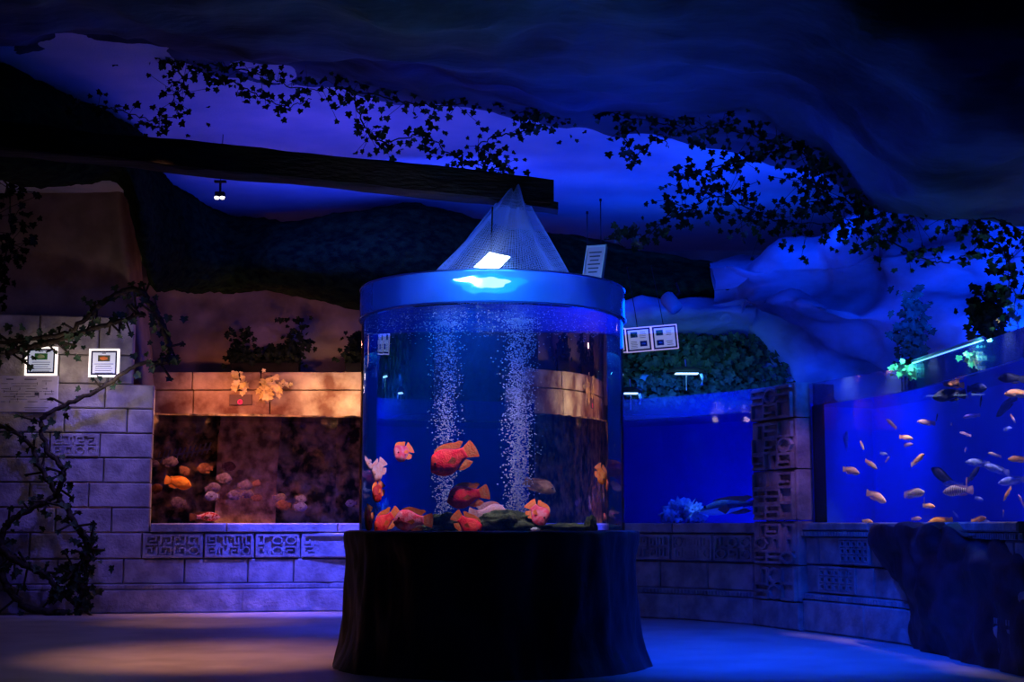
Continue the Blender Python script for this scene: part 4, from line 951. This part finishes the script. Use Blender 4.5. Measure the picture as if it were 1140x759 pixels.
# big twisted vine on the left stone wall
Yv = 16.25
t = vine('thick twisted vine looping up the stone wall beside the brown tank', cv([(88, 681), (92, 660), (97, 610), (82, 580), (66, 555), (45, 520), (30, 490), (-10, 468)], Yv), 420, .10, .10, .045, 'leaf', 'climbing_vine', 77, cat='vine',
     stems=[cv([(75, 683), (30, 676), (4, 645), (1, 605), (14, 578), (48, 560), (64, 548), (70, 522), (52, 498), (46, 468), (70, 452), (112, 432), (150, 407), (178, 403)], Yv),
            cv([(-10, 600), (20, 625), (50, 640), (75, 665), (90, 675)], Yv), cv([(178, 403), (188, 398), (184, 370), (172, 345), (150, 322), (118, 335), (98, 352), (75, 370), (30, 378), (-10, 382)], Yv - .05),
            cv([(97, 655), (80, 640), (96, 620), (100, 600)], Yv), cv([(8, 392), (60, 380), (110, 364), (160, 350)], Yv)])
vine('dark hanging foliage at the frame edge below the mossy overhang', cv([(-20, 170), (5, 200), (12, 250), (4, 290), (-5, 330)], 13.5), 150, .10, .13, .012, 'leaf_dark', 'hanging_ivy', 91)
# ivy hedge behind the corner tank
rnd = random.Random(12); hb = MB()
for _ in range(2600):
    px = rnd.uniform(690, 935); py = rnd.uniform(372, 452); leaf(hb, at(px, py, rnd.uniform(16.6, 17.1)), rnd.uniform(.06, .14), rnd, Vector((0, -1, .3)))
o = hb.build('ivy_hedge', M['leaf']); tag(o, 'dense dark green ivy covering the wall behind the corner aquarium', 'ivy')
hw = MB(); hw.box((at(830, 420, 17.4).x, 17.45, 3.0), (4.2, .3, 1.3)); struct(hw.build('wall_hedge_back', M['moss']))
def clump(label, cx, cy, wx, wy, Y, n, m, size, name='ivy_clump', seed=0):
    r2 = random.Random(seed); c = at(cx, cy, Y); q = MB()
    top_ = at(cx, cy - wy, Y); bt_ = at(cx, cy + wy, Y)
    for _ in range(n):
        px = cx + max(-1.6, min(1.6, r2.gauss(0, .5))) * wx; py = cy + max(-1.6, min(1.6, r2.gauss(0, .5))) * wy
        leaf(q, at(px, py, Y + r2.uniform(-.1, .1)) - c, size * r2.uniform(.6, 1.3), r2)
    t = thing(name, c, label, 'ivy'); q.build('foliage', m, t)
    s_ = MB(); s_.tube([top_ - c, Vector((.02, 0, 0)), bt_ - c], .012, 6); s_.build('stem', M['vine'], t); return t
clump('dark trailing plant hanging in front of the rock wall', 1015, 365, 18, 42, 13.0, 150, M['leaf_dark'], .10, seed=1)
clump('dark trailing plant with drooping tip above the tank rim', 1098, 350, 22, 34, 12.0, 170, M['leaf_dark'], .09, seed=2)
def inner(px, py):           # hanging just behind the long tank's glass rim
    c = W(s_at(px + 6), -.30); d = ray(px, py); return (py, c.y)
for lb, px, py, wx, wy, n_, sz, sd_ in (('pale leaves standing for the cyan reflection of leaves near the rim lamp', 1020, 411, 26, 9, 90, .06, 3), ('smaller cluster of pale leaves standing for a reflection further along the tank rim', 1088, 395, 19, 8, 60, .055, 4)):
    Yc = W(s_at(px), -.10).y + .16
    clump(lb, px, py, wx, wy, Yc, n_, M['leaf_reflected'], sz, seed=sd_)  # leaves modelled in place of a reflection on the rim glass
    c_ = at(px, py, Yc); light('POINT', 'leaf_fill', c_ + Vector((-.12, -.12, .10)), (.1, .9, .85), 3.2, size=.02)  # added point light brightening these leaves
clump('bright yellow-white leaves hanging over the lit stone band', 302, 430, 13, 12, YB - .15, 60, M['leaf_yellow'], .11, seed=5)
clump('small yellow leaves beside the dark plate with red symbol', 266, 424, 9, 11, YB - .15, 26, M['leaf_yellow'], .10, seed=6)

# ---- planters on the stone band
def planter(label, px0, px1, seed, extra):
    a = at(px0, 417, YB - .12); b = at(px1, 417, YB - .12); c = (a + b) / 2; wdt = b.x - a.x
    zb = z2 + .01
    t = thing('planter', (c.x, YB + .05, zb), label, 'planter', 'planters on the stone band')
    q = MB(); hh_ = .12; d_ = .2; e = .015
    q.box((0, -d_ / 2, hh_ / 2), (wdt, e, hh_)); q.box((0, d_ / 2, hh_ / 2), (wdt, e, hh_)); q.box((-wdt / 2 + e / 2, 0, hh_ / 2), (e, d_ - e, hh_)); q.box((wdt / 2 - e / 2, 0, hh_ / 2), (e, d_ - e, hh_)); q.box((0, 0, e / 2), (wdt, d_, e))
    q.box((0, -d_ / 2 - .006, hh_ - .012), (wdt + .02, .012, .024)); q.build('box', M['black'], t)
    r2 = random.Random(seed); l = MB()
    for _ in range(260): leaf(l, Vector((r2.uniform(-wdt / 2, wdt / 2), r2.gauss(0, .07), hh_ + abs(r2.gauss(0, .12)))), r2.uniform(.06, .11), r2)
    for dx, h_ in extra:
        for _ in range(70): z_ = r2.uniform(.1, h_); leaf(l, Vector((dx + r2.gauss(0, .09), r2.gauss(0, .06), z_)), r2.uniform(.06, .11), r2)
    l.build('foliage', M['leaf_dark'], t)
planter('black planter box of dark bushy plants on the stone band', 256, 331, 1, ((-.38, .6), (.3, .45), (.42, .75)))
planter('second black planter box half hidden by the round aquarium', 384, 420, 2, ((-.12, .55), (.1, .4)))
# dark plate with red symbol
p = at(268, 445, YB - .03); t = thing('wall_plate', p, 'small dark plate with glowing red ring symbol on the lit stone band', 'sign')
q = MB(); q.box((0, 0, 0), (.30, .03, .14)); q.build('plate', M['plate'], t, bevel=.004)
q = MB(); q.lathe([(.026 + .009 * math.cos(a), .009 * math.sin(a)) for a in [2 * PI * i / 6 for i in range(6)]], (0, 0, 0), 20, closed=True); q.box((0, 0, .0), (.006, .03, .006))
o = q.build('red_symbol', M['red_led'], t); o.rotation_euler = (PI / 2, 0, 0); o.location = (-.005, -.022, -.03); o.scale = (1, 1, 1)

# ================================================================== SIGNS
def bars(mb, x0, x1, z, n, dz, h=.006, rnd=None, y=-.012):
    for i in range(n):
        a = x0 + (x1 - x0) * (rnd.random() * .12); b = x1 - (x1 - x0) * rnd.random() * .18
        mb.box(((a + b) / 2, y, z - i * dz), (b - a, .003, h))
def picture(label, px, py, w_, h_, Y, seed, pic):
    c = at(px, py, Y); t = thing('framed_sign', c, label, 'sign', 'framed species signs on the stone wall'); rnd = random.Random(seed)
    q = MB(); e = .022
    for sx in (-1, 1): q.box((sx * (w_ / 2 - e / 2), 0, 0), (e, .045, h_)); q.box((0, 0, sx * (h_ / 2 - e / 2)), (w_ - 2 * e, .045, e))
    q.build('frame', M['framelit'], t, bevel=.003)
    MB().box((0, 0, 0), (w_ - 2 * e, .02, h_ - 2 * e)).build('border', M['navy'], t)
    MB().box((0, -.008, 0), (w_ - 2 * e - .045, .012, h_ - 2 * e - .045)).build('panel', mat('backlit_print', (.7, .75, .85), .6, emit=(.62, .72, .95), estr=.35), t)
    q = MB(); bars(q, -w_ * .09, w_ * .09, h_ * .34, 1, .03, .008, rnd, -.016); bars(q, -w_ * .33, w_ * .33, -h_ * .04, 6, .026, .006, rnd, -.016); q.build('lettering', M['ink'], t)
    q = MB(); q.box((0, -.015, h_ * .16), (w_ * .40, .004, h_ * .22)); pc = q.build('photo_patch', mat('photo_ground', *pic[0]), t)
    q = MB(); blob(q, (0, -.018, 0), (w_ * .13, .004, h_ * .065), seed, 2, .4, 2); o = q.build('printed_fish', mat('printed_fish_colour', *pic[1]), pc); o.location = (0, 0, h_ * .16)
    return t
picture('backlit framed sign with green picture, under the vine leaves', 46, 402, .37, .335, 16.42, 1, (((.05, .3, .06), .6), ((.5, .7, .3), .6)))
picture('backlit framed sign with orange fish picture, nearer the brown tank', 116, 404, .35, .33, 16.42, 2, (((.1, .12, .06), .6), ((.9, .25, .05), .6)))
light('AREA', 'sign_glow', at(46, 402, 16.44), (1, .8, .7), .01, at(46, 402, 17), .3, .3)
light('POINT', 'sign_lamp', at(80, 408, 16.05), (1, .72, .62), 3.5, size=.05)
light('POINT', 'sign_lamp', at(125, 424, 16.05), (1, .8, .7), 3, size=.05)
# plaque
c = at(32, 438.5, W(s_at(32), .05).y); t = thing('wall_plaque', c, 'pale map plaque with fine lines below the framed signs', 'plaque')
MB().box((0, 0, 0), (.68, .03, .42)).build('board', mat('plaque_board', (.62, .6, .72), .6, (.78, .74, .85), 8), t, bevel=.006)
q = MB(); rnd = random.Random(3)
q.box((-.22, -.017, .17), (.08, .003, .012)); q.box((.02, -.017, .17), (.14, .003, .01))
for i in range(60):
    x = round(rnd.uniform(-.30, .28), 2); z = round(rnd.uniform(-.10, .14) / .03) * .03
    if rnd.random() < .7: ww = rnd.uniform(.03, .12); q.box((x, -.017, z), (min(ww, .6 - abs(x) * 2 + .03), .003, .004))
    else: q.box((x, -.017, z), (.004, .003, .03))
q.box((.10, -.018, -.0), (.05, .004, .035)); bars(q, -.05, .25, -.16, 2, .025, .005, rnd, -.017)
q.build('lettering', M['ink'], t)
# three framed signs beside the round tank
P0 = at(725, 377, 14.2)
for lb, px, py, seed in (('framed species sign at the far end of the row, two small pictures stacked', 740, 375.5, 5), ('framed species sign in the middle of the row, pictures set diagonally', 711, 378, 6), ('framed species sign mostly hidden behind the round aquarium', 683, 380, 7)):
    c = at(px, py, 14.2); t = thing('framed_sign', c, lb, 'sign', 'framed signs hung in a row beside the round aquarium'); rnd = random.Random(seed)
    w_, h_ = .262, .25; q = MB(); e = .011
    for sx in (-1, 1): q.box((sx * (w_ / 2 - e / 2), 0, 0), (e, .03, h_)); q.box((0, 0, sx * (h_ / 2 - e / 2)), (w_ - 2 * e, .03, e))
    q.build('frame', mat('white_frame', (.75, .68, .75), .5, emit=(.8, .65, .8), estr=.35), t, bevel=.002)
    MB().box((0, 0, 0), (w_ - 2 * e, .016, h_ - 2 * e)).build('border', M['navy'], t)
    MB().box((0, -.006, 0), (w_ - .055, .012, h_ - .055)).build('panel', mat('backlit_print', (.6, .62, .6), .6, emit=(.6, .65, .7), estr=.28), t)
    q = MB()
    if seed == 5: spots = [(-.05, .05), (-.05, -.05)]; bars(q, .01, .08, .06, 3, .018, .005, rnd, -.014); bars(q, .01, .08, -.04, 3, .018, .005, rnd, -.014)
    else: spots = [(-.045, .05), (.045, -.045)]; bars(q, .01, .08, .07, 4, .018, .004, rnd, -.014); bars(q, -.085, -.01, -.02, 5, .015, .004, rnd, -.014)
    q.build('lettering', M['ink'], t)
    for k, (x, z) in enumerate(spots):
        q = MB(); q.box((x, -.014, z), (.07, .004, .055)); pc = q.build('photo_patch', mat('photo_ground', (.06, .2, .12) if k == 0 else (.03, .08, .16), .6), t)
        q = MB(); blob(q, (x, -.017, z), (.022, .003, .01), k + seed, 2, .4, 2); q.build('printed_fish', mat('printed_fish_colour', (.7, .5, .1) if k == 0 else (.3, .5, .6), .6), pc)
    t.rotation_euler = (0, R(-5), 0)
    q = MB(); q.tube([(0, .02, h_ / 2), (.02, .3, .35), (.04, .9, .9)], .004, 5); q.build('hanger', M['black'], t)
# board on the round tank's rim
c = at(663, 293, 10.35); t = thing('rim_sign', c, 'small tilted white notice board clipped to the round aquarium rim', 'sign')
q = MB(); q.box((0, 0, 0), (.02, .20, .215)); q.build('board', mat('pale_board', (.55, .45, .6), .6), t, bevel=.003)
q = MB()
for sx in (-1, 1): q.box((-.012, sx * .1, 0), (.012, .012, .235)); q.box((-.012, 0, sx * .11), (.012, .2, .012))
q.build('frame', M['white'], t)
q = MB()
for i in range(6): q.box((-.012, .005, .07 - i * .026), (.004, .13 - .02 * (i % 3), .008))
q.build('lettering', M['ink'], t)
q = MB(); q.tube([(0, -.04, -.1), (-.02, -.06, -.15), (-.06, -.12, -.18)], .006, 6); q.build('clip', M['metal'], t)
t.rotation_euler = (R(6), R(6), R(40)); t.scale = (1, 1, 1.15)
# ================================================================== LAMPS
t = thing('ceiling_spotlight', at(245, 216, 14.2), 'tiny twin-bulb spotlight glowing below the beam', 'spotlight')
q = MB(); q.tube([(0, 0, .12), (0, 0, .02)], .012); q.box((0, 0, .13), (.12, .05, .02)); q.build('bracket', M['black'], t)
q = MB(); q.box((0, 0, -.01), (.10, .08, .06)); q.build('housing', M['black'], t, bevel=.01)
for sx in (-1, 1):
    q = MB(); q.lathe([(.001, -.06), (.02, -.055), (.026, -.035), (.02, -.03)], (sx * .027, -.02, 0), 12); q.build('bulb', mat('warm_bulb', (1, 1, 1), .3, emit=(1, .9, .75), estr=5), t, smooth=True)
q = MB(); q.tube([(0, 0, .14), (0, .1, .9)], .004, 4); q.build('cord', M['black'], t)
t = thing('track_spotlight', at(747, 337, 15.4), 'unlit pale cylindrical spotlight aimed down before the rock wall', 'spotlight')
q = MB(); q.lathe([(.001, -.11), (.075, -.11), (.085, -.09), (.085, .08), (.06, .11), (.001, .11)], (0, 0, 0), 20); o = q.build('housing', mat('grey_can', (.16, .2, .24), .5), t, smooth=True); o.rotation_euler = (R(-20), R(-35), 0)
q = MB(); q.tube([(.06, 0, .08), (.10, .05, .12), (.12, .5, .3)], .012, 6); q.build('bracket', M['black'], t)
def rimlamp(label, px, py, s_, w_):
    p = at(px, py, W(s_).y + .25); t = thing('aquarium_lamp', p, label, 'lamp')
    q = MB(); q.lathe([(.001, .07), (w_ * .25, .065), (w_ * .5, .03), (w_ * .55, .0), (w_ * .5, -.006), (.001, -.006)], (0, 0, 0), 24); o = q.build('lamp_shade', M['black'], t, smooth=True); o.scale = (1, .6, 1)
    q = MB(); q.box((0, -.02, -.012), (w_ * .6, .12, .01)); q.build('lamp_strip', mat('rim_lamp_face', (.8, .9, 1), .4, emit=(.5, .8, 1.0), estr=1.6), t)
    q = MB(); q.tube([(0, .0, .02), (0, .08, .16)], .008, 6); q.tube([(0, 0, -.01), (0, .0, -.2)], .006, 6); q.build('pole', M['metal'], t)
    q = MB(); q.tube([(w_ * .38, -.02, -.01), (w_ * .42, -.02, -.06), (w_ * .40, -.02, -.14)], .018, 8); q.build('hose', mat('clear_hose', (.3, .5, .7), .2, spec=.8), t, smooth=True)
    return t
rimlamp('small shaded lamp glowing over the corner aquarium before the hedge', 764, 415, s_at(764), .42)
rimlamp('low bright lamp at the corner aquarium edge beside the round tank', 702, 437, s_at(702), .26)
p = at(1030, 398, 12.2); t = thing('strip_light', p, 'thin bright lamp strip lying along the rim of the cichlid aquarium', 'lamp')
a_, b_ = W(s_at(1012), -.08, 2.388) - p, W(s_at(1092), -.08, 2.388) - p
MB().tube([a_, b_], .005, 6).build('lamp_strip', M['lampblue'], t); MB().tube([a_ + Vector((0, 0, .02)), b_ + Vector((0, 0, .02))], .012, 6).build('housing', M['metal'], t)
0 and light('AREA', 'strip_light_glow', p + Vector((-.2, -.3, .25)), (.2, .9, 1), 9, at(1018, 417, 12.35), .8, .1)
# hanging wires
for lb, px, y0, y1 in (('thin dark rod standing up behind the rim notice board', 669, 224, 275), ('fainter thin rod left of the notice board rod', 654, 238, 275)):
    p = at(px, y1, 15.9); q = MB(); q.tube([(0, 0, -.5), (0, 0, at(px, y0, 15.9).z - p.z)], .007, 6); q.lathe([(.001, .0), (.014, .0), (.014, .03), (.001, .03)], (0, 0, at(px, y0, 15.9).z - p.z), 8)
    o = q.build('thin_rod', M['black']); o.location = p; tag(o, lb.replace(' left of the notice board rod', ' beside the taller one'), 'rod')
